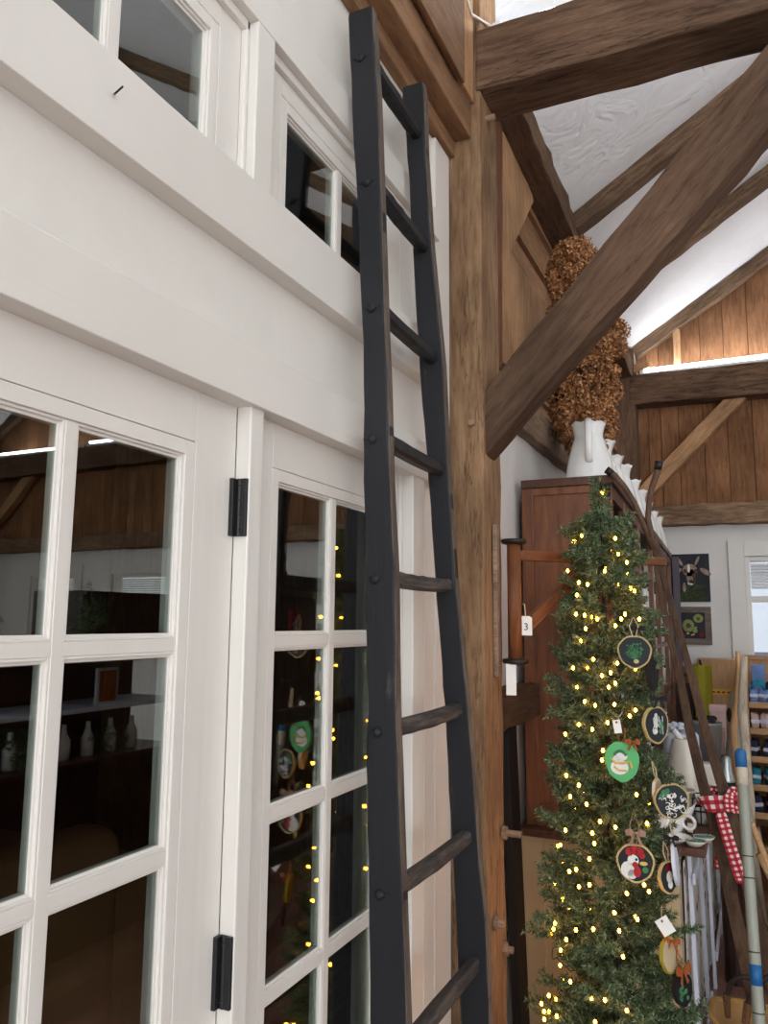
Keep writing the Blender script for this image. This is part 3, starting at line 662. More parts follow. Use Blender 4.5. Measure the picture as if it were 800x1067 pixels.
# ================================================================== TREE
TX, TY = .412, 2.52
tree = empty('pencil_christmas_tree', (TX, TY, 0), 'slim evergreen Christmas tree standing in front of the wooden hutch', 'tree')
prof = [(2.10, .008), (2.04, .016), (1.985, .022), (1.965, .07), (1.93, .115), (1.82, .15), (1.72, .172), (1.6, .18), (1.45, .192), (1.3, .207), (1.1, .222), (.9, .238), (.7, .256), (.5, .27), (.3, .285), (.14, .26), (.10, .12)]
def trad(z):
    return .86*(1+.10*(z < .9)*(.9-z)/.8)*trad0(z)
def trad0(z):
    for (z1, r1), (z0, r0) in zip(prof, prof[1:]):
        if z1 >= z >= z0: return r0+(r1-r0)*(z-z0)/(z1-z0)
    return .01
def tx(z): return TX-.012*max(0, z-1.95)/.15
def quads_obj(name, V, mat, parent, k):
    me = bpy.data.meshes.new(name); n = len(V)
    me.vertices.add(n); me.vertices.foreach_set('co', V.astype(np.float32).ravel())
    nf = n//k; me.loops.add(n); me.loops.foreach_set('vertex_index', np.arange(n, dtype=np.int32))
    me.polygons.add(nf); me.polygons.foreach_set('loop_start', np.arange(0, n, k, dtype=np.int32)); me.polygons.foreach_set('loop_total', np.full(nf, k, dtype=np.int32))
    me.update(); me.materials.append(M[mat]); o = bpy.data.objects.new(name, me); C.objects.link(o); o.parent = parent; return o
def unit(a): return a/np.maximum(np.linalg.norm(a, axis=-1, keepdims=True), 1e-9)
def needles(starts, dirs, lens, per, nl, nw, spread):
    """needle blades set around twigs; returns (N*per*3,3)"""
    N = len(starts); t = rng.random((N, per))**.8; base = starts[:, None]+dirs[:, None]*(lens[:, None]*t)[..., None]
    rnd = unit(rng.normal(size=(N, per, 3))); perp = unit(rnd-(rnd*dirs[:, None]).sum(-1, keepdims=True)*dirs[:, None])
    nd = unit(dirs[:, None]*(1-spread)+perp*spread); L = nl*rng.uniform(.7, 1.25, (N, per, 1))
    side = unit(np.cross(nd, unit(rng.normal(size=(N, per, 3)))))*nw/2
    V = np.stack([base-side, base+side, base+nd*L], 2); return V.reshape(-1, 3)
NB = 560; tw_s = []; tw_d = []; tw_l = []
for i in range(NB):
    z = .13+(1.93-.13)*((i+.5)/NB); ph = i*2.39996+random.uniform(-.35, .35); R = trad(min(1.96, z+.03))*random.uniform(.66, 1.08)*(1+.14*math.sin(z*36+3*ph))
    L = max(R, .02); el = random.uniform(.0, .75)
    b0 = np.array([tx(z), TY, z]); d = np.array([math.cos(ph), math.sin(ph), el]); d /= np.linalg.norm(d)
    L = L/max(.6, math.hypot(d[0], d[1])); side = np.cross(d, [0, 0, 1]); side /= np.linalg.norm(side)+1e-9; upv = np.cross(side, d)
    nt = int(9+L*95)
    for j in range(nt):      # flat spray: twigs fan out left and right near the tip
        t = .30+.70*((j+random.random())/nt)**.8; sgn = 1 if j % 2 else -1
        dd_ = unit(d*.95+side*sgn*random.uniform(.25, 1.0)+upv*random.uniform(-.25, .45)+rng.normal(size=3)*.08)
        tw_s.append(b0+d*L*t*.88+upv*random.uniform(-.008, .012)); tw_d.append(dd_); tw_l.append(min(.05, .02+.2*L)*random.uniform(.6, 1.1)*(1.2-.5*t))
for j in range(70):   # leader at the top
    z = 1.93+.14*random.random(); a = random.uniform(0, 2*PI); tw_s.append(np.array([tx(z)+.008*math.cos(a), TY+.008*math.sin(a), z])); tw_d.append(unit(np.array([math.cos(a), math.sin(a), 1.1]))); tw_l.append(.03)
V = needles(np.array(tw_s), np.array(tw_d), np.array(tw_l), 22, .015, .0034, .55)
loc = np.array([TX, TY, 0]); fo = quads_obj('foliage', V-loc, 'needles', tree, 3); fo['kind'] = 'stuff'
link('trunk', G().tube([(tx(z), TY, z) for z in (0.02, .5, 1, 1.5, 1.9, 2.05)], [.011, .011, .010, .008, .005, .003], 8), 'stem', tree)
g = G()
for k in range(3): a = k*2.1+.4; g.tube([(TX, TY, .06), (TX+.08*math.cos(a), TY+.08*math.sin(a), .05), (TX+.18*math.cos(a), TY+.18*math.sin(a), .008)], .009, 6)
link('tree_stand', g, 'iron', tree)
lights = empty('string_lights', (TX, TY, .1), 'string of small warm white bulbs wound around the Christmas tree', 'string lights')
M['bulb'] = emit('warm_bulb', (255, 162, 44), 52); M['wire'] = plain('green_wire', (40, 60, 36), .5)
# bulbs where the photograph shows them, on the side of the tree facing the camera
vis = [(627,514),(606,558),(641,561),(644,577),(653,586),(630,595),(612,609),(603,607),(601,620),(645,609),(657,613),(661,616),(600,640),(609,641),(617,643),(622,645),(651,640),(647,645),(666,645),(610,655),(641,652),(605,668),(618,687),(612,696),(597,696),(636,701),(627,704),(643,691),(662,697),(601,716),(641,712),(634,716),(609,731),(620,735),(640,734),(662,740),(656,746),(633,753),(589,765),(603,755),(617,760),(628,782),(627,792),(590,808),(603,818),(594,830),(640,808),(663,828),(611,838),(625,856),(641,862),(617,868),(619,879),(674,858),(589,865),(614,895),(600,906),(593,908),(603,924),(614,922),(586,937),(653,931),(671,922),(676,929),(578,962),(600,969),(618,968),(645,970),(640,951),(664,958),(649,997),(594,1023),(616,1040),(630,1042),(653,1053),(567,1062),(580,1059),(564,1046),(620,1065),(590,979),(584,990)]
pts = []
for a, b in vis:
    best = None
    for s in range(60):
        y = 2.25+s*.008; p = atY(a, b, y); r = math.hypot(p.x-tx(p.z), p.y-TY)
        if r < trad(p.z)*.93: best = p; break
    if best is None: best = atY(a, b, TY)
    pts.append(best)
for i in range(14): z = .2+.3*random.random(); a = random.uniform(PI, 2*PI); r = trad(z)*.85; pts.append(Vector((tx(z)+r*math.cos(a), TY+r*math.sin(a), z)))
nvis = len(pts)
side = []
for i in range(60):   # round the wall side and back
    z = .2+1.75*random.random(); a = random.uniform(.2*PI, 1.15*PI); r = trad(z)*.80; side.append(Vector((tx(z)+r*math.cos(a), TY+r*math.sin(a), z)))
def bulb_g(p): return G().ball(p, .0044, 8, 5, (1, 1, 1.3))
for p in (pts+side)[:98]: link('bulb', bulb_g(p), 'bulb', lights)
g = G()
for p in (pts+side)[98:]: g.ball(p, .0044, 8, 5, (1, 1, 1.3))
o = link('bulb', g, 'bulb', lights); o['kind'] = 'stuff'
hel = []
for i in range(420):
    z = .15+1.8*i/420; a = i*.19; r = trad(z)*.78; hel.append((tx(z)+r*math.cos(a), TY+r*math.sin(a), z+.01*math.sin(i*1.7)))
wire('cord', hel, .0016, 'wire', lights, n=5)

# ---------------------------------------------------------------- ornaments
def frame(c, yaw=0, tilt=0):
    n = (CAM-Vector(c)); n.z *= .3; n.normalize(); n = Matrix.Rotation(yaw, 3, 'Z') @ n
    r = Vector((0,0,1)).cross(n).normalized(); u = n.cross(r); R = Matrix((r, u, n)).transposed()
    return R @ Matrix.Rotation(tilt, 3, 'Z')
def disc(r, z0, z1, n=28, irr=.03, sx=1, sy=1, ph=0, c=(0, 0)):
    rr = [r*(1+irr*math.sin(3*a+ph)+irr*.6*math.sin(7*a+ph*2)) for a in [2*PI*j/n for j in range(n)]]
    return [[(c[0]+rr[j]*sx*math.cos(2*PI*j/n), c[1]+rr[j]*sy*math.sin(2*PI*j/n), z) for j in range(n)] for z in (z0, z1)]
def orn(px, py, y, r, yaw, tilt, label, face, paint, ph=0, edge='slice', loop='string', sx=1, sy=1, th=.008, hang=.05):
    c = atY(px, py, y); e = empty('hanging_ornament', c, label, 'ornament', rot=frame(c, yaw, tilt))
    I = Matrix.Identity(4)
    link('wood_slice', G().loft(disc(r, -th, 0, ph=ph, sx=sx, sy=sy)), edge, e, mw=I)
    link('painted_face', G().loft(disc(r*.90, -.001, .0012, ph=ph, sx=sx, sy=sy)), face, e, mw=I)
    k = 0
    for (nm, mat, shapes) in paint:
        g = G(); k += 1
        for s in shapes:
            if s[0] == 'o': g.loft(disc(s[3]*r, .0008, .0014+.0006*k, 12, 0, s[4] if len(s) > 4 else 1, s[5] if len(s) > 5 else 1, c=(s[1]*r, s[2]*r)))
            else: g.tube([(a*r, b*r, .0014+.0004*k) for a, b in s[1]], s[2]*r, 5)
        link(nm, g, mat, e, mw=I)
    if loop:
        g = G().tube([(-.004, r*sy*.9, 0), (-.012, r*sy+hang*.5, -.002), (0, r*sy+hang, -.006), (.012, r*sy+hang*.5, -.002), (.004, r*sy*.9, 0)], .0016, 5)
        link('hanging_loop', g, loop, e, mw=I)
    return e
random.seed(3)
bush = [('l', [(0, -.45), (.1*math.cos(t)*3, -.4+.5*math.sin(t)), (.65*math.cos(t)*random.uniform(.5, 1), -.15+.6*math.sin(t)*random.uniform(.6, 1.1))], .022) for t in [PI*(.05+.9*i/11) for i in range(12)]]
bush += [('o', random.uniform(-.5, .5), random.uniform(-.15, .5), .055) for _ in range(26)]
orn(661, 679, 2.29, .0455, 0, 0, 'round black wood-slice ornament painted with a green bush in a pot, high on tree', 'sliceblack', [('painted_bush', 'leaf', bush), ('painted_pot', 'slice', [('o', .08, -.58, .16, 1, .8)])])
e = orn(648, 793, 2.26, .047, 0, 0, 'bright green round ornament with white animal wearing a gold scarf', 'green', [('painted_figure', 'white', [('o', -.15, -.35, .45, 1.1, .9), ('o', -.05, .28, .30, 1.2, .9), ('o', -.3, .1, .2)]), ('painted_scarf', 'gold', [('l', [(-.62, .12), (-.35, -.12), (.1, -.10), (.42, .0), (.52, -.35)], .075), ('l', [(-.45, -.3), (-.2, -.5), (.25, -.52)], .06)]), ('painted_wreath', 'leaf', [('o', -.1+.1*i, .55-.02*i*i, .09) for i in range(-3, 4)])], 0, edge='green', loop='rust', sx=.94, sy=1.12)
rooster = [('painted_neck', 'white', [('o', -.42, -.38, .36, 1, 1.2), ('o', -.12, .12, .30), ('o', -.2, -.6, .25)]),
 ('painted_comb', 'red', [('o', -.3, .55, .22), ('o', -.05, .66, .22), ('o', .22, .60, .22), ('o', .35, .40, .17), ('o', .08, -.45, .22, .9, 1.3), ('o', -.02, -.1, .16)]),
 ('painted_beak', 'gold', [('o', .42, .0, .15, 1.4, .7)]), ('painted_eye', 'black', [('o', .05, .18, .07)]), ('painted_leaf', 'leaf', [('o', .5, -.32, .16)])]
orn(662, 899, 2.25, .048, 0, 0, 'black wood-slice ornament painted with a red-combed white rooster', 'black', rooster, loop='taupe', hang=.085)
curls = []
for i in range(34):
    q = random.uniform(0, 2*PI); d_ = .72*math.sqrt(random.random()); ox, oy = d_*math.cos(q), d_*math.sin(q)-.08; a0 = random.uniform(0, 6); rr_ = random.uniform(.07, .14)
    curls.append(('l', [(ox+rr_*math.cos(a0+t), oy+rr_*math.sin(a0+t)) for t in (0, .9, 1.8, 2.7, 3.6)], .026))
wf = [('l', [(.55*math.cos(a), .5*math.sin(a)-.1), (.35*math.cos(a+.5), .3*math.sin(a+.5)-.1)], .05) for a in [i*.5 for i in range(13)]]
orn(684, 755, 2.33, .050, .9, .1, 'dark oval ornament with pale painted figure at the right edge of the tree', 'sliceblack', [('painted_figure', 'greyceramic', [('o', -.1, .15, .22, .8, 1.5), ('o', -.22, -.35, .2, 1, .7), ('o', .0, .5, .12)]+[('l', [(random.uniform(-.5, .6), random.uniform(-.6, .6)) for _ in range(3)], .025) for _ in range(5)]), ('painted_leaves', 'leaf', [('o', .3, 0, .2), ('o', .25, -.4, .15)])], loop='iron')
orn(700, 835, 2.36, .048, .35, .15, 'black wood-slice ornament with white painted face and curls, right of tree', 'sliceblack', [('painted_curls', 'white', curls+[('o', 0, 0, .07), ('l', [(-.3, -.3), (0, -.45), (.3, -.3)], .05), ('l', [(-.25, .3), (0, .2), (.3, .3)], .05)]), ('painted_leaves', 'leaf', [('o', -.35, .5, .2), ('o', -.55, .35, .14), ('o', -.15, .6, .13)])], loop='iron')
orn(697, 914, 2.40, .042, 1.0, 0, 'round ornament painted with a red-hatted gnome, right side of tree beneath counter level', 'sliceblack', [('painted_hat', 'redflat', [('o', 0, .5, .3)]), ('painted_beard', 'white', [('o', 0, 0, .32, 1, 1.2), ('o', 0, -.45, .25)])], loop='string')
orn(681, 702, 2.44, .046, 1.25, 0, 'plain black round ornament seen edge-on behind the bush ornament', 'black', [], edge='black', loop='iron')
e = orn(712, 1030, 2.38, .042, 1.0, 0, 'dark wreath ornament with an orange-brown bow at lower right of the tree', 'black', [('painted_leaves', 'leaf', [('o', random.uniform(-.5, .5), random.uniform(-.6, .5), .14) for _ in range(12)])], edge='black', loop='rust')
g = G()
for sx_ in (-1, 1): g.prism([(0, .045, .004), (sx_*.028, .062, .006), (sx_*.034, .040, .006), (sx_*.010, .030, .006)], (0, 0, .003)); g.prism([(0, .045, .004), (sx_*.012, .01, .006), (sx_*.020, .016, .006)], (0, 0, .002))
link('bow', g, 'rust', e, mw=Matrix.Identity(4))
orn(698, 995, 2.36, .046, 1.15, .3, 'olive green round ornament turned edge-on above the wreath ornament', 'cream', [], edge='olive', loop='rust')
orn(705, 900, 2.42, .040, 1.45, 0, 'thin pale green ornament seen edge-on beside the counter corner', 'slat', [], edge='slat', loop='string', sy=1.4)
orn(686, 825, 2.40, .035, 1.3, .2, 'cream ornament edge-on behind the curly painted ornament', 'cream', [], edge='creamshade', loop='string')
def bow(px, py, y, mat, label, s=.03):
    c = atY(px, py, y); e = empty('ribbon_bow', c, label, 'bow', rot=frame(c)); g = G(); I = Matrix.Identity(4)
    for k in (-1, 1): g.prism([(0, 0, 0), (k*s*.5, s*.45, .004), (k*s, s*.25, .002), (k*s*.95, -s*.3, .002), (k*s*.4, -s*.25, .004)], (0, 0, .004))
    link('loops', g, mat, e, mw=I); g = G()
    for k in (-1, 1): g.prism([(0, 0, .001), (k*s*.25, -s*.1, 0), (k*s*.7, -s*1.1, 0), (k*s*.4, -s*1.15, 0)], (0, 0, .002))
    link('tails', g, mat, e, mw=I); link('knot', G().ball((0, 0, .005), s*.18, 8, 6), mat, e, mw=I)
bow(662, 868, 2.245, 'taupe', 'taupe ribbon bow above the rooster ornament', .026)
bow(659, 773, 2.26, 'rust', 'rust-brown bow above the green ornament', .02)
bow(664, 655, 2.30, 'darkcloth', 'dark bow above the bush ornament', .02)
bow(686, 728, 2.32, 'darkcloth', 'dark wire bow above the oval right-edge ornament', .022)
bow(699, 873, 2.35, 'darkcloth', 'black wire bow hanging below the curly face ornament', .02)
bow(700, 980, 2.36, 'rust', 'rust bow above the edge-on olive ornament', .022)
for (a, b, y, w, h, tl, lb) in ((643, 757, 2.25, .02, .035, .15, 'small white tag above the green ornament'), (693, 965, 2.28, .034, .042, .6, 'square white tag tilted at right side of the tree')):
    c = atY(a, b, y); e = empty('gift_tag', c, lb, 'tag', rot=frame(c, 0, tl)); I = Matrix.Identity(4)
    link('card', G().prism([(-w/2, -h/2, 0), (w/2, -h/2, 0), (w/2, h/2, 0), (-w/2, h/2, 0)], (0, 0, .001)), 'paper', e, mw=I)
    link('eyelet', G().loft(disc(.003, .001, .002, 10, 0, c=(0, h*.32))), 'redflat', e, mw=I)
    link('thread', G().tube([(0, h*.32, .002), (.01, h*.7, -.004), (.02, h, -.01)], .0009, 4), 'string', e, mw=I)

# ================================================================== HUTCH + BASE
YB0, YB1 = 2.99, 6.0
hut = empty('open_hutch', (.2, 4.6, .885), 'tall reddish-brown open shelf hutch topped with white pitchers', 'cabinet')
def fx(y): return .372-(y-3.0)*.0215       # front line of the hutch
def tz(y): return 2.178-(y-3.0)*.018       # its top
g = G()
def slab(g, y0, y1, zf, th, x0=.03, over=0): 
    g.loft([[(x0, y, zf(y)-th), (fx(y)+over, y, zf(y)-th), (fx(y)+over, y, zf(y)), (x0, y, zf(y))] for y in (y0, (y0+y1)/2, y1)])
slab(g, YB0-.01, YB1, tz, .032, over=.012); link('top', g, 'cabinetX', hut, bevel=.002)
g = G(); slab(g, YB0+.0, YB1, lambda y: tz(y)-.032, .05, x0=fx(4.5)-.03, over=-.002); link('cornice', g, 'cabinetX', hut)
# near side: frame and sunk panel
g = G(); y = YB0; zt = tz(y)-.032
g.box(.03, .03+.045, y, y+.03, .885, zt); g.box(fx(y)-.045, fx(y), y, y+.03, .885, zt); g.box(.075, fx(y)-.045, y, y+.03, zt-.03, zt); g.box(.075, fx(y)-.045, y, y+.03, .885, .965)
link('side_frame', g, 'cabinet', hut, bevel=.003)
link('side_panel', G().box(.07, fx(y)-.04, y+.010, y+.022, .95, zt-.02), 'cabinet', hut)
link('back_board', G().box(.02, .035, YB0+.03, YB1, .885, 2.10), 'darkwood', hut)
shz = (.93, 1.235, 1.515, 1.715, 1.89)
for zz in shz: g = G(); slab(g, YB0+.03, YB1, lambda y: zz-(y-3)*.004, .022, over=-.004); link('shelf', g, 'cabinetX', hut)
for yy in (3.35, 3.9, 4.55, 4.95, 5.5, 5.95):
    link('stile', G().box(fx(yy)-.022, fx(yy)+.002, yy, yy+.035, .885, tz(yy)-.05), 'cabinet', hut, bevel=.002)
base = empty('base_cabinet', (.3, 4.6, 0), 'cream painted base cabinet with brown wooden counter under the hutch', 'cabinet')
link('counter', G().box(.01, .648, YB0-.055, YB1+.03, .858, .885), 'cabinetX', base, bevel=.004)
g = G(); y = YB0-.03
g.box(.015, .10, y, y+.03, 0, .858); g.box(.455, .56, y, y+.09, 0, .858); g.box(.10, .455, y, y+.03, .765, .858); g.box(.10, .455, y, y+.03, 0, .14)
link('side_frame', g, 'cream', base, bevel=.003)
link('side_panel', G().box(.09, .46, y+.012, y+.022, .13, .77), 'cream', base)
link('apron', G().box(.50, .555, y+.09, YB1, .80, .858), 'cream', base)
g = G()
for yy in (3.9, 4.8, 5.7): g.box(.50, .56, yy, yy+.06, 0, .858)
link('leg', g, 'cream', base, bevel=.003)
link('back_board', G().box(.012, .03, y+.03, YB1, 0, .858), 'cream', base)
link('bottom_shelf', G().box(.03, .55, y+.03, YB1, .10, .13), 'cream', base)
# dotted cloth and a weathered white slatted frame in front
R = []
for i in range(60):
    y = 3.08+i*.05; w = .012*math.sin(i*1.3); w *= .3; R.append([(.566+w, y, .02), (.566+w, y, .80), (.563+w, y, .80), (.563+w, y, .02)])
link('cabinet_curtain', G().loft(R), 'dots', label='pale cloth with small dark and red dots hung along cabinet front', cat='curtain')
def slats(y0, y1, lab, lean):
    e = empty('lattice_panel', (.62, (y0+y1)/2, 0), lab, 'frame'); n = 2
    for i in range(n):
        y = y0+(y1-y0)*i/(n-1); link('slat', G().bar((.581+lean, y, 0.0), (.581, y+.02, .84), .045, .014, up=(1, 0, 0)), 'slat', e, bevel=.002)
    for zz in (.12, .72): link('crosspiece', G().box(.589+lean*(1-zz/.84), .599+lean*(1-zz/.84), y0-.02, y1+.04, zz, zz+.04), 'slat', e, bevel=.002)
slats(3.12, 3.62, 'weathered white slatted frame leaning on counter front, nearest the tree', .012)
slats(4.1, 4.8, 'weathered white slatted frame farther along the counter front', .012)

# ---------------------------------------------------------------- pitchers on the hutch
def pitcher(name, loc, label, group, h=.235, s=1.0, mat='ceramic', rot=0):
    e = empty(name, loc, label, 'pitcher', group, rot=Matrix.Rotation(rot, 3, 'Z')); I = Matrix.Identity(4)
    def fn(r, z, a):
        o = 1-.030*(1-abs(math.cos(4*(a+PI/8))))        # eight soft panels
        lip = 0
        if z > h*.80: k = (z-h*.80)/(h*.2); lip = k*(.011*max(0, math.cos(a))**3); zz = z+k*(.007*max(0, math.cos(a))**2+.004*math.cos(8*a))
        else: zz = z
        return r*o*s+lip, zz
    P = [(.030, 0), (.092, 0), (.096, .006), (.095, .018), (.088, .06), (.079, .105), (.068, .145), (.060, .168), (.057, .178), (.058, .195), (.063, .218), (.069, h), (.064, h-.001), (.056, .212), (.050, .185), (.055, .16), (.06, .1), (.02, .03)]
    link('body', G().lathe((0,0,0), P, 32, fn), mat, e, mw=I, smooth=True)
    hp = [(-.056, 0, .208), (-.072, 0, .226), (-.096, 0, .232), (-.112, 0, .208), (-.114, 0, .168), (-.108, 0, .12), (-.096, 0, .080), (-.082, 0, .068)]
    g = G(); R = []
    pts_ = [Vector(p) for p in hp]
    for i, p in enumerate(pts_):
        t = (pts_[min(i+1, 7)]-pts_[max(i-1, 0)]).normalized(); u = t.cross(Vector((0,1,0))).normalized(); R.append([p+Vector((0, .0135*math.cos(q), 0))+u*.0055*math.sin(q) for q in [2*PI*j/8 for j in range(8)]])
    g.loft(R); link('handle', g, mat, e, mw=I, smooth=True); return e
pit = [(.272, 3.115), (.255, 3.43), (.255, 3.70), (.25, 4.0), (.245, 4.38), (.24, 4.72), (.235, 5.08), (.232, 5.42), (.23, 5.74)]
for i, (x, y) in enumerate(pit):
    first = 'white ironstone pitcher on hutch top, nearest of the row with its handle facing out'
    ordn = ['', 'second', 'third', 'fourth', 'fifth', 'sixth', 'seventh', 'eighth', 'farthest'][i]
    lab = first if i == 0 else 'white ironstone pitcher on hutch top, %s of the row counted from the near end' % ordn
    if i == 0: p0 = pitcher('white_pitcher', (x, y, tz(y)), lab, 'white pitchers in a row on the hutch', rot=PI*.555)
    else:
        c = copy_tree(p0); c.matrix_world = Matrix.Translation((x, y, tz(y))) @ Matrix.Rotation(PI*.3+random.uniform(-.2, .2), 4, 'Z') @ Matrix.Scale(random.uniform(.94, 1.04), 4); c['label'] = lab
# crocks and jars on the shelves
def jar(loc, label, kind):
    e = empty('lidded_jar', loc, label, 'jar'); I = Matrix.Identity(4)
    if kind == 0: P = [(.02, 0), (.047, 0), (.050, .01), (.050, .085), (.044, .098), (.046, .104), (.038, .104)]
    else: P = [(.02, 0), (.038, 0), (.044, .02), (.046, .07), (.034, .10), (.034, .115), (.030, .115)]
    link('body', G().lathe((0,0,0), P, 20), 'ceramic', e, mw=I, smooth=True)
    z = P[-1][1]; link('lid', G().lathe((0,0,0), [(.02, z), (P[-2][0]+.002, z), (P[-2][0]+.002, z+.010), (.012, z+.014), (.009, z+.026), (.004, z+.029)], 20), 'black' if kind == 0 else 'galv', e, mw=I, smooth=True)
    g = G().lathe((0,0,0), [(.051 if kind == 0 else .0465, .035), (.0512 if kind == 0 else .047, .036), (.0512 if kind == 0 else .047, .064), (.051 if kind == 0 else .0465, .065)], 20)
    link('label_band', g, 'black' if kind == 0 else 'slat', e, mw=I); return e
proto = {0: None, 1: None}; shelfname = ['lowest', 'second', 'third', 'fourth', 'top']; k = 0
for si, zz in enumerate(shz[:4]):
    for j, yy in enumerate((3.15, 3.55, 3.78, 4.12, 4.33, 4.47, 4.70, 4.86, 5.10, 5.30, 5.62, 5.8)):
        kind = (si+j) % 2; loc = (fx(yy)-.075, yy, zz-(yy-3)*.004)
        lab = '%s jar on the hutch, %s shelf from the bottom, %s from the near end' % (('white black-lidded', 'white metal-lidded')[kind], shelfname[si], ['first', 'second', 'third', 'fourth', 'fifth', 'sixth', 'seventh', 'eighth', 'ninth', 'tenth', 'eleventh', 'twelfth'][j])
        if proto[kind] is None: proto[kind] = jar(loc, lab, kind); o = proto[kind]
        else: o = copy_tree(proto[kind]); o.matrix_world = Matrix.Translation(loc) @ Matrix.Rotation(random.uniform(0, 6), 4, 'Z'); o['label'] = lab
        o['group'] = 'jars on the hutch shelves'

# ---------------------------------------------------------------- things on the counter
ZC = .885
def turned(name, loc, P, mat, label, cat, n=28, extra=None, rot=0, fn=None):
    e = empty(name, loc, label, cat, rot=Matrix.Rotation(rot, 3, 'Z')); I = Matrix.Identity(4)
    link('body', G().lathe((0,0,0), P, n, fn), mat, e, mw=I, smooth=True)
    for nm, g, m in (extra or []): link(nm, g, m, e, mw=I, smooth=True)
    return e
ring = lambda c, r, w, n=16: G().tube([(c[0]+r*math.cos(2*PI*i/n), c[1], c[2]+r*math.sin(2*PI*i/n)) for i in range(n+1)], w, 8)
turned('ceramic_vase', (.535, 3.72, ZC), [(.03, 0), (.082, 0), (.085, .01), (.078, .10), (.064, .20), (.052, .245), (.046, .252), (.03, .252)], 'creamshade', 'large cream bell-shaped ceramic vase on the counter behind the tree', 'vase', extra=[('knob', G().tube([(-.01, 0, .25), (-.045, -.01, .285)], .013, 10), 'ceramic')])
turned('small_crock', (.545, 3.38, ZC), [(.02, 0), (.044, 0), (.047, .03), (.045, .085), (.049, .092), (.049, .104), (.043, .104), (.04, .08)], 'creamshade', 'small cream crock with a thick rim in front of the bell vase', 'crock')
turned('gravy_boat', (.525, 3.24, ZC), [(.02, 0), (.034, 0), (.022, .012), (.05, .035), (.062, .07), (.057, .07), (.045, .04), (.01, .02)], 'ceramic', 'white gravy boat on the counter below the small cream crock', 'dish', fn=lambda r, z, a: (r*(1+.35*max(0, math.cos(a))**2), z+(.02*max(0, math.cos(a))**3 if z > .05 else 0)), rot=.6)
turned('white_teapot', (.515, 3.08, ZC), [(.02, 0), (.04, 0), (.058, .03), (.060, .055), (.048, .085), (.030, .095), (.012, .105), (.006, .115)], 'ceramic', 'round white ceramic jug with a ring handle near the counter corner', 'jug', extra=[('handle', ring((.078, 0, .055), .022, .006), 'ceramic')], rot=-.3)
turned('white_saucer', (.545, 2.995, ZC), [(.02, 0), (.03, 0), (.055, .016), (.058, .020), (.052, .019), (.028, .006), (.01, .005)], 'ceramic', 'shallow white dish holding small shells at the counter corner', 'dish')
for k, (a, b, lb) in enumerate(((.535, 2.99, 'tiny tan shell at left in the shallow white dish'), (.55, 3.0, 'tiny tan shell in the middle of the shallow white dish'), (.56, 2.985, 'tiny tan shell at right in the shallow white dish'))):
    link('small_shell', G().ball((a, b, ZC+.012), .009, 8, 5, (1.3, .8, .6)), 'taupe', smooth=True, label=lb, cat='shell')
for k, (a, b, r_, lb) in enumerate(((.610, 2.965, .4, 'cream shell-shaped dish glazed teal inside, left one at the counter corner'), (.632, 3.035, .1, 'cream shell-shaped dish glazed teal inside, right one at the counter edge'))):
    e = empty('shell_dish', (a, b, ZC), lb, 'dish', rot=Matrix.Rotation(r_, 3, 'Z')); I = Matrix.Identity(4)
    fn = lambda r, z, an: (r*(1+.5*max(0, math.cos(an))), z)
    link('bowl', G().lathe((0,0,0), [(.005, 0), (.016, .002), (.026, .014), (.029, .020), (.027, .020), (.022, .014), (.01, .008)], 20, fn), 'creamshade', e, mw=I, smooth=True)
    link('glaze', G().lathe((0,0,0), [(.002, .0085), (.012, .0095), (.022, .0155), (.0255, .0197)], 20, fn), 'teal', e, mw=I, smooth=True, label='teal inside glaze')
e = empty('bottle_gourd_tag', (.592, 3.10, ZC), 'small brown kraft tag with white label standing on counter', 'tag'); e.name = 'kraft_tag'
link('card', G().prism([(.575, 3.10, ZC), (.607, 3.09, ZC), (.607, 3.09, ZC+.05), (.598, 3.09, ZC+.062), (.584, 3.10, ZC+.062), (.575, 3.10, ZC+.05)], (0, .006, 0)), 'wicker', e)
link('label_panel', G().prism([(.582, 3.096, ZC+.015), (.600, 3.090, ZC+.015), (.600, 3.090, ZC+.045), (.582, 3.096, ZC+.045)], (0, -.002, 0)), 'paper', e)
for k in range(5):
    o = turned('stacked_dish', (.575, 3.42, ZC+k*.013), [(.03, 0), (.05, .001), (.066, .012), (.066, .0135), (.05, .005), (.02, .004)], 'ceramic' if k % 2 == 0 else 'sliceblack', ('black' if k % 2 else 'white')+' plate in the small striped stack on the counter, '+['bottom', 'second', 'middle', 'fourth', 'top'][k]+' of five', 'plate'); o['group'] = 'stack of small plates on the counter'
e = empty('wire_caddy', (.625, 3.32, ZC), 'black wire caddy standing at the counter edge beside the fork', 'caddy')
g = G()
for zz in (.004, .05, .095): g.tube([(.59, 3.27, ZC+zz), (.645, 3.27, ZC+zz), (.645, 3.38, ZC+zz), (.59, 3.38, ZC+zz), (.59, 3.27, ZC+zz)], .0035, 6)
for a, b in ((.59, 3.27), (.645, 3.27), (.645, 3.38), (.59, 3.38), (.617, 3.27), (.645, 3.325)): g.tube([(a, b, ZC), (a, b, ZC+.097)], .003, 6)
link('frame', g, 'iron', e)
turned('glass_votive', (.617, 3.325, ZC), [(.015, 0), (.021, 0), (.023, .05), (.021, .05), (.019, .01)], 'ceramic', 'white cup inside the black wire caddy', 'cup')
turned('galvanised_bucket', (.56, 4.85, ZC), [(.03, 0), (.07, 0), (.085, .19), (.089, .195), (.085, .2), (.08, .19), (.06, .01)], 'galv', 'grey-white metal bucket on the counter behind the fork', 'bucket')
turned('white_canister', (.46, 4.45, ZC), [(.03, 0), (.085, 0), (.088, .02), (.088, .17), (.080, .185), (.07, .185)], 'slat', 'large pale canister on the counter beyond the bell vase', 'canister')
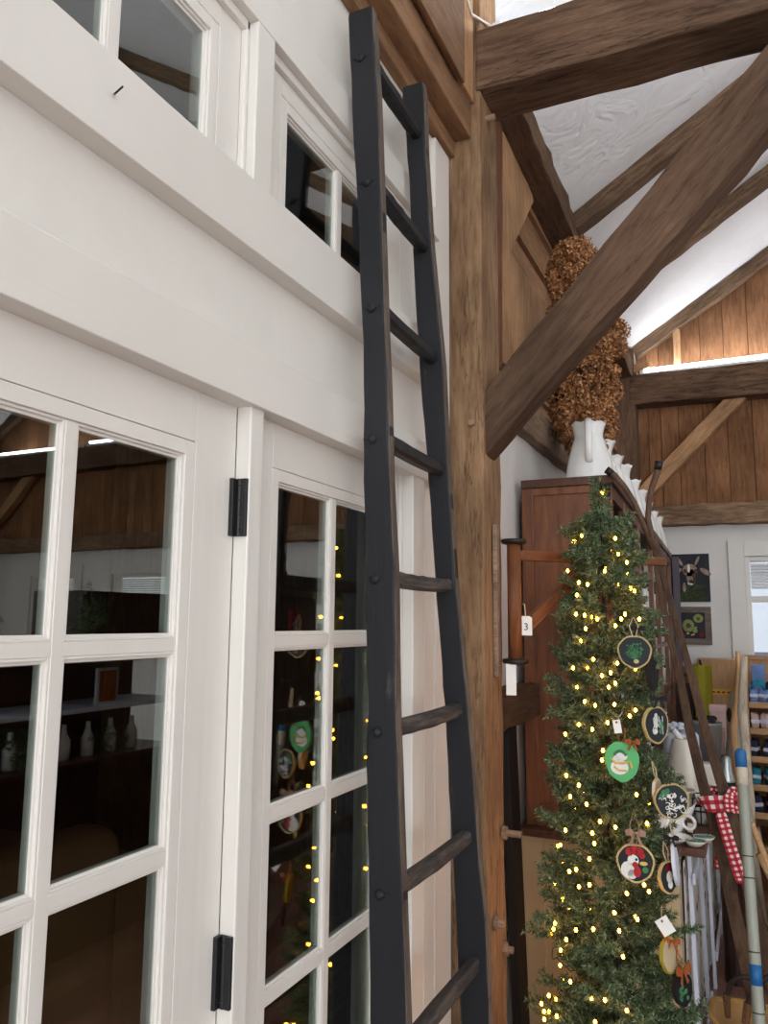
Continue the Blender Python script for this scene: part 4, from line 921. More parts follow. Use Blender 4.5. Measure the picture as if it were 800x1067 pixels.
turned('wooden_bowl', (.50, 4.05, ZC), [(.03, 0), (.06, 0), (.075, .055), (.078, .075), (.07, .075), (.05, .01)], 'wicker', 'brown bowl heaped with dark pine cones on counter', 'bowl')
def heap(name, c, r, n, mat, label, cat):
    g = G(); cr_ = Vector(c)
    for i in range(n):
        a = random.uniform(0, 2*PI); q = r*math.sqrt(random.random()); g.ball(cr_+Vector((q*math.cos(a), q*math.sin(a), random.uniform(0, r*.6)*(1-q/r*.6))), random.uniform(.010, .018), 7, 5, (1.2, 1, .9))
    return link(name, g, mat, label=label, cat=cat, kind='stuff')
heap('pine_cones', (.50, 4.05, ZC+.075), .06, 26, 'black', 'heap of black pods in the brown bowl', 'pods')
heap('tissue_flowers', (.44, 4.45, ZC+.20), .07, 26, 'slat', 'heap of pale grey-blue rosettes in the large canister', 'rosettes')
heap('dark_rosettes', (.56, 4.85, ZC+.205), .06, 20, 'black', 'black rosettes filling the metal bucket', 'rosettes')
for k, (yy, zz, h, m_, lb) in enumerate(((5.35, ZC, .24, 'pink', 'tall pale pink box on the far end of the counter'), (5.05, ZC, .13, 'pink', 'low pale pink box in front of the tall pink box'))):
    g = G().box(.56, .645, yy, yy+.10, zz, zz+h); e = empty('gift_box', (.6, yy, zz), lb, 'box'); link('body', g, m_, e, bevel=.003); link('lid', G().box(.555, .65, yy-.005, yy+.105, zz+h-.03, zz+h+.004), m_, e, bevel=.002)
for k, (a, yy, w, h, m_, lb) in enumerate(((.50, 3.55, .07, .03, 'white', 'small white folded napkin stack beside the bell vase'), (.49, 3.50, .06, .045, 'redflat', 'small dark red box behind the crock'), (.60, 3.75, .08, .05, 'greyceramic', 'low white covered dish right of the bell vase'), (.60, 4.05, .08, .10, 'creamshade', 'square cream tin behind the covered dish'))):
    link('small_box' if k != 2 else 'covered_dish', G().box(a-w/2, a+w/2, yy, yy+w, ZC, ZC+h), m_, bevel=.008, label=lb, cat='box' if k != 2 else 'dish')

# ---------------------------------------------------------------- dried flowers hanging above
fl = empty('dried_hydrangea_bunch', (.20, 3.45, 3.2), 'large hanging bunch of dried brown hydrangeas behind the diagonal brace', 'dried flowers')
FY = 3.45; heads = []
outline = [(264, 582, 622), (280, 574, 634), (300, 570, 646), (320, 568, 654), (345, 570, 653), (370, 568, 652), (400, 565, 650), (420, 566, 648), (440, 572, 646), (460, 584, 641), (476, 598, 630)]
for i in range(330):
    k = random.random()*(len(outline)-1); a = int(k); t = k-a
    py = outline[a][0]*(1-t)+outline[a+1][0]*t; l0 = outline[a][1]*(1-t)+outline[a+1][1]*t; r0 = outline[a][2]*(1-t)+outline[a+1][2]*t
    u = random.random(); px = l0+7+(r0-l0-14)*u; dep = (1-(2*u-1)**2)**.5*.13
    p = atY(px, py, FY); heads.append((p.x, FY-dep*random.choice((1, 1, -1))*random.uniform(.6, 1), p.z, random.uniform(.024, .046)))
heads = np.array(heads); Np = 260; n = len(heads)
dr = unit(rng.normal(size=(n, Np, 3))); base_ = heads[:, None, :3]+dr*heads[:, None, 3:4]*rng.uniform(.75, 1.08, (n, Np, 1))
sz = rng.uniform(.0045, .0085, (n, Np, 1)); t1 = unit(np.cross(dr, unit(rng.normal(size=(n, Np, 3))))); nn = unit(dr+rng.normal(size=dr.shape)*.5); t1 = unit(np.cross(nn, t1)); t2 = np.cross(nn, t1)
V = np.stack([base_-t1*sz, base_+t2*sz*.8, base_+t1*sz+nn*sz*.5, base_-t2*sz*.8], 2).reshape(-1, 3)
o = quads_obj('flower_heads', V-np.array([.20, 3.45, 3.2]), 'petals', fl, 4); o['kind'] = 'stuff'
g = G()
for i in range(46):
    p = atY(random.uniform(572, 612), random.uniform(405, 462), FY+random.uniform(-.08, .08)); q = atY(random.uniform(590, 612), 330, FY); g.tube([p, p.lerp(q, .5)+Vector((-.01, 0, 0)), q], .0028, 5)
link('stems', g, 'stem', fl, label='green-brown stems')

# ================================================================== TALL FORK WITH RIBBON
FYY = 3.26
fork = empty('wooden_hay_fork', (.95, FYY, 0), 'tall old two-pronged wooden hay fork leaning on counter, tied with ribbon', 'hay fork')
def pp(a, b, y=None): return atY(a, b, (2.93+max(0, b-483)/517*.45) if y is None else y)
Lp = [pp(681, 562), pp(685, 600), pp(693.5, 645), pp(707, 700), pp(719.5, 765), pp(735, 828), pp(742, 850), pp(755, 900), pp(765, 950), pp(776, 995)]
Rp = [pp(683, 562), pp(691, 600), pp(703.5, 645), pp(719, 700), pp(736, 765), pp(755, 828), pp(762, 850), pp(774, 900), pp(786, 950), pp(798, 995)]
def tofloor(P):
    d = (P[-1]-P[-3]); k = P[-1].z/-d.z; return P+[P[-1]+d*k]
def flat(P, w, t):
    R = []; n = len(P)
    for i, p in enumerate(P):
        tn = (P[min(i+1, n-1)]-P[max(i-1, 0)]).normalized(); sd = tn.cross(Vector((0,1,0))).normalized()
        ww = w[i] if isinstance(w, list) else w
        R.append([p-sd*ww/2-Vector((0, t/2, 0)), p+sd*ww/2-Vector((0, t/2, 0)), p+sd*ww/2+Vector((0, t/2, 0)), p-sd*ww/2+Vector((0, t/2, 0))])
    return G().loft(R)
L2 = tofloor(Lp); R2 = tofloor(Rp)
link('handle_rail', flat(L2, [.018, .019, .022, .026, .032, .037, .039, .044, .048, .052, .06], .028), 'forkwood', fork, bevel=.003)
link('handle_rail', flat(R2, [.018, .019, .022, .026, .032, .037, .039, .044, .048, .052, .06], .028), 'forkwood', fork, bevel=.003)
for P in ([(634, 491), (641, 496), (651, 508), (661, 524), (668, 540), (674, 554), (680, 572)], [(686, 484), (684, 494), (679, 508), (676, 524), (675, 540), (678, 556), (683, 572)]):
    link('prong', G().tube([pp(a, b) for a, b in P], [.013, .0115, .0105, .010, .0105, .0125, .015], 10), 'forkwood', fork, smooth=True)
    a, b = P[0]; q = pp(a, b); q2 = pp(*P[1]); link('prong_tip', G().tube([q+(q-q2)*.35, q+(q2-q)*.5], .0142, 10), 'iron', fork, smooth=True)
# gingham ribbon: band, knot loops, tail, each with UVs so the checks follow the cloth
def cloth_strip(name, P, w, parent, th=.0025, nv=2.0, side=(1, 0, 0), ripple=.004):
    verts = []; faces = []; uv = []; n = len(P); L = 0
    for i, p in enumerate(P):
        if i: L += (P[i]-P[i-1]).length
        tn = (P[min(i+1, n-1)]-P[max(i-1, 0)]).normalized(); sd = Vector((0,1,0)).cross(tn)
        if sd.length < .2: sd = Vector(side)
        sd.normalize()
        for j in range(5):
            s = j/4-.5; verts.append(p+sd*w*s+Vector((0, ripple*math.sin(i*.9+j*1.5), 0))); uv.append((L/w*nv, j/4*nv))
    for i in range(n-1):
        for j in range(4): a = i*5+j; faces.append((a, a+1, a+6, a+5))
    me = bpy.data.meshes.new(name); inv = parent.matrix_world.inverted(); me.from_pydata([inv@v for v in verts], [], faces); u = me.uv_layers.new()
    for l_ in me.loops: u.data[l_.index].uv = uv[l_.vertex_index]
    for p_ in me.polygons: p_.use_smooth = True
    me.materials.append(M['gingham']); o = bpy.data.objects.new(name, me); C.objects.link(o); o.parent = parent
    s_ = o.modifiers.new('thick', 'SOLIDIFY'); s_.thickness = th; s2 = o.modifiers.new('sub', 'SUBSURF'); s2.levels = s2.render_levels = 1; return o
rb = empty('gingham_ribbon', pp(747, 838, 3.22), 'red and white gingham ribbon bow tied around the wooden hay fork', 'ribbon')
yb = 3.205
band = [pp(729, 839, yb+.06), pp(731, 838.5, yb), pp(739, 838.5, yb-.006), pp(747, 838, yb-.006), pp(755, 838, yb-.006), pp(763, 838, yb), pp(766, 838, yb+.03)]
cloth_strip('band', band, .062, rb, side=(0, 0, 1))
lp = [(751, 834), (747, 823), (742, 822), (739, 826), (741, 834)]
cloth_strip('loop', [pp(a, b, yb+.05) for a, b in lp], .035, rb)
lp = [(760, 838), (761, 828), (764, 822), (769, 826), (774, 836), (771, 844), (762, 842)]
cloth_strip('loop', [pp(a, b, yb-.015) for a, b in lp], .036, rb)
cloth_strip('tail', [pp(a, b, yb-.012) for a, b in ((750, 846), (755, 864), (761, 884), (768, 904), (774, 922))], .042, rb)
cloth_strip('tail', [pp(a, b, yb+.08) for a, b in ((757, 846), (753, 870), (750, 892), (749, 907))], .04, rb)
cloth_strip('knot', [pp(a, b, yb-.02) for a, b in ((759, 828), (758, 834), (759, 840), (760, 847))], .035, rb, ripple=.001)

# ---------------------------------------------------------------- grey pole with blue cap
pa, pb = atY(771, 781, 2.62), atY(791, 1067, 2.46); dv = (pb-pa).normalized(); foot = pb+dv*(pb.z/-dv.z)
pole = empty('capped_pole', foot, 'grey-green pole with a blue rubber cap at the right edge', 'pole')
wp = .0150
link('pole', G().tube([pa+dv*.05, pa+dv*.17, pb, foot], [wp, wp, wp*1.02, wp*1.02], 16), 'greypole', pole, smooth=True)
link('bare_tip', G().tube([pa+dv*.045, pa+dv*.10], wp*1.03, 16), 'canvas', pole, smooth=True, label='pale bare section')
link('cap', G().tube([pa-dv*.003, pa, pa+dv*.008, pa+dv*.05], [wp*.3, wp*.75, wp*1.06, wp*1.06], 16), 'bluecap', pole, smooth=True, label='blue rubber cap')
g = G()
for k in (.36, .43, .66, .84): q = pa+dv*k*.8; g.tube([q, q+dv*.003], wp*1.05, 16)
link('joint_ring', g, 'iron', pole)
q = pa+(pb-pa)*.80; link('sticker', G().tube([q, q+dv*.05], wp*1.03, 16), 'bluecap', pole, smooth=True, label='blue label band')

# ---------------------------------------------------------------- straw basket in the corner
bc = Vector((.815, 3.14, 0)); bk = empty('straw_basket', bc, 'tan straw tote basket with dark leather handles on floor', 'basket')
R = []
def rim(u, z): 
    k = z/.36; a_, b_ = .13+.055*k, .10+.035*k; c, s = math.cos(u), math.sin(u); q = .62
    return Vector((bc.x+a_*abs(c)**q*math.copysign(1, c), bc.y+b_*abs(s)**q*math.copysign(1, s), z+(.02*c*c if z > .3 else 0)))
n = 40
for z, ins in ((0.0, .03), (.02, 0), (.12, 0), (.24, 0), (.33, 0), (.36, 0), (.36, .010), (.24, .010), (.03, .012)):
    R.append([(lambda p: (bc.x+(p.x-bc.x)*(1-ins/.15), bc.y+(p.y-bc.y)*(1-ins/.12), p.z))(rim(2*PI*j/n, z)) for j in range(n)])
link('body', G().loft(R), 'straw', bk, smooth=True)
link('rim', G().tube([rim(2*PI*j/n, .362) for j in range(n+1)], .010, 8), 'basket', bk, smooth=True)
bk.scale = (1, 1, .82)
def hoop(P, y): return [atY(a, b, y) for a, b in P]
bpy.context.view_layer.update()
for P, y, lb in (([(757, 1050), (757, 1036), (761, 1025), (769, 1018), (778, 1018), (787, 1024), (793, 1036), (795, 1052)], 3.235, 'dark leather handle, far side'), ([(776, 1056), (779, 1045), (784, 1033), (791, 1024), (800, 1018), (812, 1018), (824, 1028), (830, 1050)], 3.03, 'dark leather handle, near side')):
    h = link('handle', G().tube(hoop(P, y), .0085, 10), 'leather', bk, smooth=True, label=lb)
    q = hoop([P[0], P[1], P[-1]], y); link('handle_tab', G().tube([q[0]+Vector((0, 0, -.03)), q[1]], .0125, 8), 'wicker', bk)
# ---------------------------------------------------------------- far right corner
tb = empty('pine_cupboard', (.58, 6.3, 0), 'tall light pine cupboard with yellow tape by the far window', 'cupboard')
link('body', G().box(.44, .70, 6.22, 6.44, 0, 1.375), 'pine', tb, bevel=.004)
link('tape', G().box(.438, .702, 6.214, 6.222, 1.125, 1.165), 'tape', tb, label='yellow printed tape')
link('tape', G().box(.438, .702, 6.214, 6.222, .70, .74), 'tape', tb, label='yellow printed tape')
g = G()
for k in range(7): x = .47+k*.033; g.box(x, x+.02, 6.212, 6.215, 1.139, 1.151)
link('tape_print', g, 'red', tb); link('latch', G().bar((.462, 6.212, 1.37), (.475, 6.212, 1.31), .008, .014), 'black', tb)
R = []
for i in range(11):
    z = .6+(1.335-.6)*i/10; R.append([(.425+.002*random.random(), 6.10, z), (.46, 6.085+.006*math.sin(i), z), (.50, 6.10, z), (.535, 6.085+.006*math.cos(i), z), (.545, 6.14, z), (.43, 6.14, z)])
link('fabric_bag', G().loft(R), 'olive', bevel=.004, label='tall olive-yellow crinkled bag in front of the pine cupboard', cat='bag')
link('bag_stand', G().box(.42, .55, 6.06, 6.16, 0, .6), 'darkwood', bevel=.004, label='dark box under the olive-yellow bag', cat='box')
e = empty('slatted_crate', (.33, 6.05, 0), 'brown wooden crate between hutch end and olive bag', 'crate')
for zz in (1.27, 1.20): link('slat', G().box(.28, .42, 6.18, 6.21, zz, zz+.045), 'wicker', e)
link('body', G().box(.29, .41, 6.21, 6.40, 0, 1.315), 'darkwood', e)
# yarn shelves
ys = empty('display_shelves', (1.15, 5.75, 0), 'light pine stepped display shelves filled with yarn below the window', 'shelf')
lips = [1.105, .945, .775, .608, .445, .25]
for k, zz in enumerate(lips):
    y = 5.66-.02*k
    link('shelf', G().box(.775, 1.56, y, 6.22, zz-.005, zz+.010), 'pineX', ys, bevel=.002); link('shelf_lip', G().box(.775, 1.56, y-.015, y, zz-.005, zz+.032), 'pineX', ys, bevel=.002)
link('side_panel', G().box(.760, .775, 5.66, 6.24, 0, 1.38), 'pine', ys, bevel=.002); link('side_panel', G().box(1.56, 1.575, 5.66, 6.24, 0, 1.38), 'pine', ys, bevel=.002)
link('back_panel', G().box(.76, 1.575, 6.22, 6.235, 0, 1.38), 'pine', ys); link('top_rail', G().box(.76, 1.575, 6.19, 6.25, 1.38, 1.41), 'pineX', ys)
fabs = ['bluefab', 'pinkfab', 'navyfab', 'tealfab', 'navyfab', 'pinkfab']
names = ['pale blue', 'pale pink', 'dark navy', 'teal', 'navy blue', 'dusty pink']; rowname = ['top', 'second', 'third', 'fourth', 'fifth', 'lowest']
place = ['leftmost', 'second', 'third', 'fourth', 'fifth', 'sixth', 'seventh', 'eighth', 'ninth', 'tenth']
yarn0 = {}
for k, zz in enumerate(lips):
    for j in range(10):
        x = .795+j*.076+random.uniform(-.006, .006); y = 5.76-.02*k; lab = '%s yarn skein on the pine display, %s row, %s from the left' % (names[k], rowname[k], place[j])
        if k not in yarn0:
            e = empty('yarn_skein', (x, y, zz+.01), lab, 'yarn', 'yarn skeins on the pine display'); I = Matrix.Identity(4); g = G()
            for q in range(5): g.tube([(-.014+.007*q, -.03, .0), (-.012+.007*q, -.045, .04), (-.016+.008*q, -.035, .095), (-.014+.007*q, .02, .11), (-.012+.007*q, .03, .0)], .0085, 6)
            link('strands', g, fabs[k], e, mw=I, smooth=True); link('paper_band', G().box(-.026, .026, -.056, .035, .045, .068), 'lilacfab' if k % 2 == 0 else 'slat', e, mw=I, bevel=.006); yarn0[k] = e; o = e
        else: o = copy_tree(yarn0[k]); o['label'] = lab
        o.matrix_world = Matrix.Translation((x, y, zz+.010)) @ Matrix.Rotation(random.uniform(-.4, .4), 4, 'Z') @ Matrix.Rotation(random.uniform(-.12, .12), 4, 'Y')
for j in range(4):
    x = .83+j*.09; lab = 'teal-and-black looped hank lying over the top yarn row, '+place[j]+' from the left'
    g = G()
    for q in range(4): g.tube([(x-.035, 5.71+.006*q, 1.215+.01*q), (x-.01, 5.70+.006*q, 1.245+.008*q), (x+.03, 5.71+.006*q, 1.24+.008*q), (x+.045, 5.715, 1.21+.01*q)], .008, 6)
    link('yarn_hank', g, 'tealfab' if j % 2 == 0 else 'navyfab', smooth=True, label=lab, cat='yarn', group='hanks over the top yarn row')
for j in range(6):
    x = .80+j*.12; link('pattern_book', G().box(x, x+.085, 6.02+.01*j, 6.05+.01*j, 1.115, 1.355-.01*(j % 3)), ('bluefab', 'lilacfab')[j % 2], bevel=.003, label='%s pattern booklet upright behind the top yarn row, %s from the left' % (('blue', 'lilac')[j % 2], place[j]), cat='book', group='booklets behind the yarn')
# branch, canvas bag, jug, rake handles, wicker basket
def stick(name, P, rs, mat, label, cat, n=9):
    g = G(); Q = []
    return link(name, g.tube(P, rs, n), mat, smooth=True, label=label, cat=cat)
P = [atY(a, b, 4.9-.0012*(b-680)) for a, b in ((768.5, 679), (769.5, 700), (767, 730), (764, 760))]; P.append(Vector((P[-1].x+.03, P[-1].y-.1, 0)))
stick('smooth_stick', P, [.013, .015, .017, .018, .02], 'bark', 'smooth tan stick rising from the canvas bag', 'stick').data.materials[0] = M['pine']
P = [atY(a, b, 4.75-.0012*(b-680)) for a, b in ((775, 684), (774, 710), (773, 740), (776, 770), (778, 800), (782, 835), (783, 872))]; P.append(Vector((P[-1].x+.05, P[-1].y-.1, 0)))
stick('birch_branch', P, [.018, .022, .025, .024, .022, .020, .018, .02], 'bark', 'pale knotty birch branch standing left of the yarn shelves', 'branch')
cb = empty('canvas_bag', atY(765, 800, 4.95), 'tall beige canvas bag with sticks in it near the far window', 'bag')
R = []
for b, l0, r0 in ((722, 760, 778), (740, 759, 779), (770, 757, 780), (800, 754, 781), (840, 752, 783)):
    a = atY(l0, b, 4.95); c = atY(r0, b, 4.95); R.append([(a.x, 4.95, a.z), ((a.x+c.x)/2, 4.90, a.z), (c.x, 4.95, c.z), (c.x, 5.03, c.z), ((a.x+c.x)/2, 5.06, c.z), (a.x, 5.03, a.z)])
z0 = R[-1][0][2]; R.append([(p[0], p[1], 0) for p in R[-1]])
link('body', G().loft(R, caps=True), 'canvas', cb, smooth=True); p = atY(759.5, 745, 4.92); link('dark_slot', G().ball(p, .018, 8, 6, (.7, .5, 2.2)), 'black', cb)
jg = atY(757, 805, 4.2); e = empty('enamel_jug', (jg.x, 4.2, ZC if False else 0), 'grey-white enamel jug with black base on a dark stand behind the fork', 'jug')
link('stand', G().tube([(jg.x, 4.2, 0), (jg.x, 4.2, jg.z-.06)], .05, 12), 'darkwood', e)
link('body', G().lathe((jg.x, 4.2, jg.z-.06), [(.02, 0), (.036, 0), (.036, .03), (.03, .05), (.022, .09), (.020, .125), (.012, .135)], 18), 'galv', e, smooth=True); link('band', G().tube([(jg.x, 4.2, jg.z-.058), (jg.x, 4.2, jg.z-.04)], .038, 18), 'black', e)
wb = empty('wicker_basket', (1.02, 4.1, 0), 'brown wicker basket half hidden by the grey pole at right', 'basket')
link('body', G().lathe((1.02, 4.1, 0), [(.05, 0), (.15, 0), (.18, .25), (.185, .55), (.18, .56), (.17, .3), (.05, .03)], 30), 'wicker', wb, smooth=True)
link('rim', G().tube([(1.02+.185*math.cos(t), 4.1+.185*math.sin(t), .56) for t in [2*PI*i/30 for i in range(31)]], .013, 8), 'wicker', wb, smooth=True)
for k, (a0, b0, a1, b1, lb) in enumerate(((783, 858, 800, 905, 'pale wooden rake handle slanting out of the wicker basket, upper one'), (790, 890, 812, 930, 'pale wooden rake handle slanting out of the wicker basket, lower one'))):
    p = atY(a0, b0, 4.0); q = Vector((1.0+.04*k, 4.1, .06)); stick('garden_rake', [p, p.lerp(q, .5), q], .014, 'pineX', lb, 'rake')
# paintings on the far wall
def picture(name, x0, x1, z0, z1, label, bg, paint, fr=None, fw=.0):
    e = empty(name, ((x0+x1)/2, YF, z0), label, 'picture'); y = YF-.025
    if fr: 
        g = G(); g.box(x0, x1, y-.01, YF, z0, z0+fw); g.box(x0, x1, y-.01, YF, z1-fw, z1); g.box(x0, x0+fw, y-.01, YF, z0+fw, z1-fw); g.box(x1-fw, x1, y-.01, YF, z0+fw, z1-fw); link('frame', g, fr, e, bevel=.003)
        x0 += fw; x1 -= fw; z0 += fw; z1 -= fw
    link('canvas', G().box(x0, x1, y, YF, z0, z1), bg, e); W_, H_ = x1-x0, z1-z0
    for i, (nm, mat, shapes) in enumerate(paint):
        g = G(); yy = y-.0006*(i+1)
        for (cx_, cz_, rx, rz, rot) in shapes:
            g.prism([(x0+W_*(cx_+rx*math.cos(t)*math.cos(rot)-rz*math.sin(t)*math.sin(rot)), yy, z0+H_*(cz_+rx*math.cos(t)*math.sin(rot)+rz*math.sin(t)*math.cos(rot))) for t in [2*PI*j/18 for j in range(18)]], (0, .0006*(i+1), 0))
        link(nm, g, mat, e)
M['goatbg'] = plain('painting_dark_ground', (36, 38, 44), .6, .3, var=.35, vscale=12); M['goatfur'] = plain('painted_goat_fur', (150, 128, 112), .7, .2, var=.4, vscale=60); M['goatdark'] = plain('painted_goat_shadow', (86, 62, 54), .7, .2); M['grassp'] = plain('painted_grass', (58, 64, 42), .8, .2, var=.5, vscale=60)
M['sunfl'] = plain('painted_flower_green', (128, 140, 84), .8, .2, var=.3, vscale=60); M['barnwood'] = wood('grey_barnwood_frame', (74, 62, 56), (112, 98, 90), (136, 122, 112), axis='X', bump=.3)
picture('goat_painting', .235, .545, 1.793, 2.158, 'unframed dark painting of a horned goat face on the far wall', 'goatbg', [
 ('painted_grass', 'grassp', [(.5, .12, .48, .11, 0), (.6, .3, .3, .06, .1)]), ('painted_head', 'goatfur', [(0.55, .66, .17, .13, 0), (0.57, .52, .10, .17, 0), (0.91, .62, .14, .055, -.5), (0.25, .64, .12, .05, .4), (0.33, .84, .035, .11, .6), (0.73, .86, .03, .11, -.5), (0.57, .40, .085, .05, 0), (0.41, .3, .04, .1, 0)]),
 ('painted_shadow', 'goatdark', [(0.44, .64, .045, .05, 0), (0.69, .63, .05, .055, 0), (0.64, .50, .03, .1, .2), (0.57, .43, .045, .03, 0)]), ('painted_muzzle', 'white', [(0.57, .365, .05, .02, 0), (0.53, .7, .03, .09, 0), (0.51, .38, .02, .03, 0)])])
picture('flower_painting', .275, .542, 1.47, 1.755, 'flower painting in a grey barnwood frame below the goat', 'goatbg', [
 ('painted_petals', 'sunfl', [(.33, .5, .24, .24, 0), (.74, .78, .20, .17, 0), (.6, .3, .1, .08, .3)]), ('painted_centres', 'goatdark', [(.33, .5, .10, .10, 0), (.74, .76, .07, .06, 0)]), ('painted_blooms', 'redflat', [(.85, .15, .1, .07, 0), (.15, .15, .08, .05, 0)]), ('painted_highlights', 'gold', [(.5, .15, .08, .03, .3), (.62, .42, .06, .03, .5), (.3, .2, .05, .04, 0)])], fr='barnwood', fw=.045)
link('slate_board', G().box(.30, .348, 6.23, 6.245, 1.316, 2.12), 'violet', bevel=.003, label='narrow dark slate-purple board standing on the crate beside the goat painting', cat='board')
# nail in the trim board
link('bent_nail', G().tube([atX(119, 98, .039), atX(119, 98, .052)+Vector((0, .003, .004)), atX(128, 90, .066)], .0016, 6), 'iron', label='small nail sticking out of the white trim under the transom', cat='nail')

# ================================================================== SEEN MIRRORED IN OR THROUGH THE DOORS
sh = empty('aisle_hutch', (2.4, 3.1, 0), 'dark hutch with white shelf edges, mirrored in the left door', 'cabinet')
link('upper_box', G().box(2.25, 2.6, 3.02, 3.75, 1.44, 1.77), 'darkwood', sh, bevel=.004)
link('back_board', G().box(2.56, 2.6, 2.3, 3.75, 0, 1.44), 'cabinetX', sh)
for zz in (1.405, 1.16, .90): link('shelf', G().box(2.2, 2.56, 2.3, 3.75, zz, zz+.022), 'cabinetX' if zz < 1 else 'slat', sh)
link('lower_body', G().box(2.25, 2.56, 2.3, 3.75, 0, .90), 'darkwood', sh)
e = empty('picture_stand', (2.28, 3.2, 1.182), 'small framed autumn picture on the aisle hutch shelf', 'picture'); link('frame', G().box(2.255, 2.27, 3.16, 3.31, 1.182, 1.37), 'slat', e); link('print', G().box(2.252, 2.2555, 3.175, 3.295, 1.197, 1.355), 'rust', e)
def greens(name, c, r, n, label, cat, flat_=1.0):
    c = np.array(c); d = unit(rng.normal(size=(n, 3))); s = c+d*r*np.array([1, 1, flat_])*rng.random((n, 1)); V = needles(s, d, np.full(n, .04), 14, .022, .004, .6)
    lo = np.array(c); root = empty(name, lo, label, cat); o = quads_obj('foliage', V-lo, 'needles', root, 3); o['kind'] = 'stuff'; return root
greens('greenery_pile', (2.36, 2.75, 1.01), .14, 260, 'pile of evergreen sprigs on the aisle hutch shelf', 'greenery', .55)
greens('greenery_pile', (2.36, 3.3, .98), .12, 220, 'second pile of evergreen sprigs on the aisle hutch', 'greenery', .5)
greens('tabletop_spruce', (2.1, 2.93, 1.60), .08, 160, 'small tabletop spruce beside the aisle hutch', 'tree', 2.2)
gn = empty('wreath_figure', (2.3, 2.45, 1.427), 'festive green figure with a red hat on the aisle hutch', 'figure')
V = needles(np.array([2.3, 2.45, 1.60])+unit(rng.normal(size=(240, 3)))*.09, unit(rng.normal(size=(240, 3))), np.full(240, .03), 12, .02, .004, .6); o = quads_obj('green_body', V-np.array([2.3, 2.45, 1.427]), 'needles', gn, 3); o['kind'] = 'stuff'
link('core', G().lathe((2.3, 2.45, 1.427), [(.06, 0), (.08, .1), (.07, .22), (.03, .28)], 14), 'stem', gn)
link('hat', G().lathe((2.3, 2.45, 1.68), [(.07, 0), (.075, .03), (.045, .07), (.03, .11), (.01, .13)], 14), 'redflat', gn, smooth=True)
st = empty('far_display_stand', (2.45, 5.1, 0), 'tall dark display stand carrying a santa figure', 'stand')
link('body', G().box(2.3, 2.7, 4.75, 5.5, 0, 1.80), 'darkwood', st); link('top', G().box(2.2, 2.7, 4.7, 5.55, 1.80, 1.86), 'darkwood', st)
sn = empty('santa_figure', (2.33, 5.02, 1.86), 'small standing santa figure in a pointed red hat', 'figure')
link('robe', G().lathe((2.33, 5.02, 1.86), [(.06, 0), (.065, .02), (.045, .12), (.03, .17)], 16), 'redflat', sn, smooth=True); link('face', G().ball((2.33, 5.02, 2.05), .034, 12, 8), 'pink', sn, smooth=True)
link('beard', G().ball((2.315, 5.01, 2.01), .038, 12, 8, (.9, .9, 1.5)), 'white', sn, smooth=True); link('hat', G().lathe((2.33, 5.02, 2.07), [(.04, 0), (.04, .02), (.028, .05), (.012, .12), (.003, .15)], 14), 'redflat', sn, smooth=True)
link('stocking', G().prism([(2.19, 4.9, 1.45), (2.19, 5.1, 1.45), (2.19, 5.06, 1.7), (2.19, 4.92, 1.7)], (-.02, 0, 0)), 'redflat', bevel=.004, label='red and white stocking hanging on the dark display stand', cat='stocking'); link('stocking_hook', G().tube([(2.18, 5.0, 1.70), (2.21, 5.0, 1.80)], .004, 6), 'iron', st)
# annex furniture
ac = empty('tan_armchair', (-1.15, 1.45, 0), 'tan upholstered armchair in the dim room behind the left door', 'armchair')
def soft(x0, x1, y0, y1, z0, z1): return G().box(x0, x1, y0, y1, z0, z1)
for nm, gg, bv in (('seat', soft(-1.55, -.85, 1.0, 1.9, .2, .48), .05), ('backrest', soft(-1.02, -.84, 1.02, 1.86, .45, 1.04), .07), ('armrest', soft(-1.6, -.82, 1.82, 2.0, .2, .93), .06), ('armrest', soft(-1.6, -.82, .9, 1.08, .2, .93), .06)):
    o = link(nm, gg, 'chair', ac, bevel=bv); o.modifiers['bevel'].segments = 5
for a, b in ((-1.5, 1.05), (-1.5, 1.9), (-.9, 1.05), (-.9, 1.9)): link('leg', G().tube([(a, b, 0), (a, b, .2)], .025, 8), 'darkwood', ac)
link('wooden_chest', G().box(-1.3, -.9, 2.12, 2.75, 0, .60), 'cabinet', bevel=.01, label='reddish wooden chest behind the left door glass', cat='chest')
R = []
for i in range(13): y = 2.10+i*.055; R.append([(-.88, y, .50+.03*math.sin(i*1.1)), (-.885, y, .61), (-1.31, y, .61), (-1.31, y, .60), (-.895, y, .60), (-.89, y, .50+.03*math.sin(i*1.1))])
link('knit_throw', G().loft(R), 'knit', label='grey knitted cloth draped over the reddish chest', cat='cloth')
link('low_table', G().box(-.85, -.35, 1.25, 2.3, .33, .37), 'cabinet', bevel=.005, label='low wooden table just behind the door glass', cat='table')
link('table_block', G().box(-.8, -.4, 1.35, 2.2, 0, .33), 'darkwood', label='dark base under the low table', cat='base')
for k, (a, b, lb) in enumerate(((-.62, 1.52, 'white-lidded glass jar on low table, left one'), (-.58, 1.62, 'white-lidded glass jar on low table, right one'))):
    e = empty('glass_jar', (a, b, .37), lb, 'jar'); link('body', G().lathe((a, b, .37), [(.02, 0), (.04, 0), (.042, .07), (.035, .085)], 16), 'greyceramic', e, smooth=True); link('lid', G().tube([(a, b, .455), (a, b, .468)], .036, 16), 'white', e)
link('yellow_folder', G().box(-.6, -.37, 1.72, 2.0, .37, .38), 'yellow', label='yellow folder lying on the low table', cat='folder')

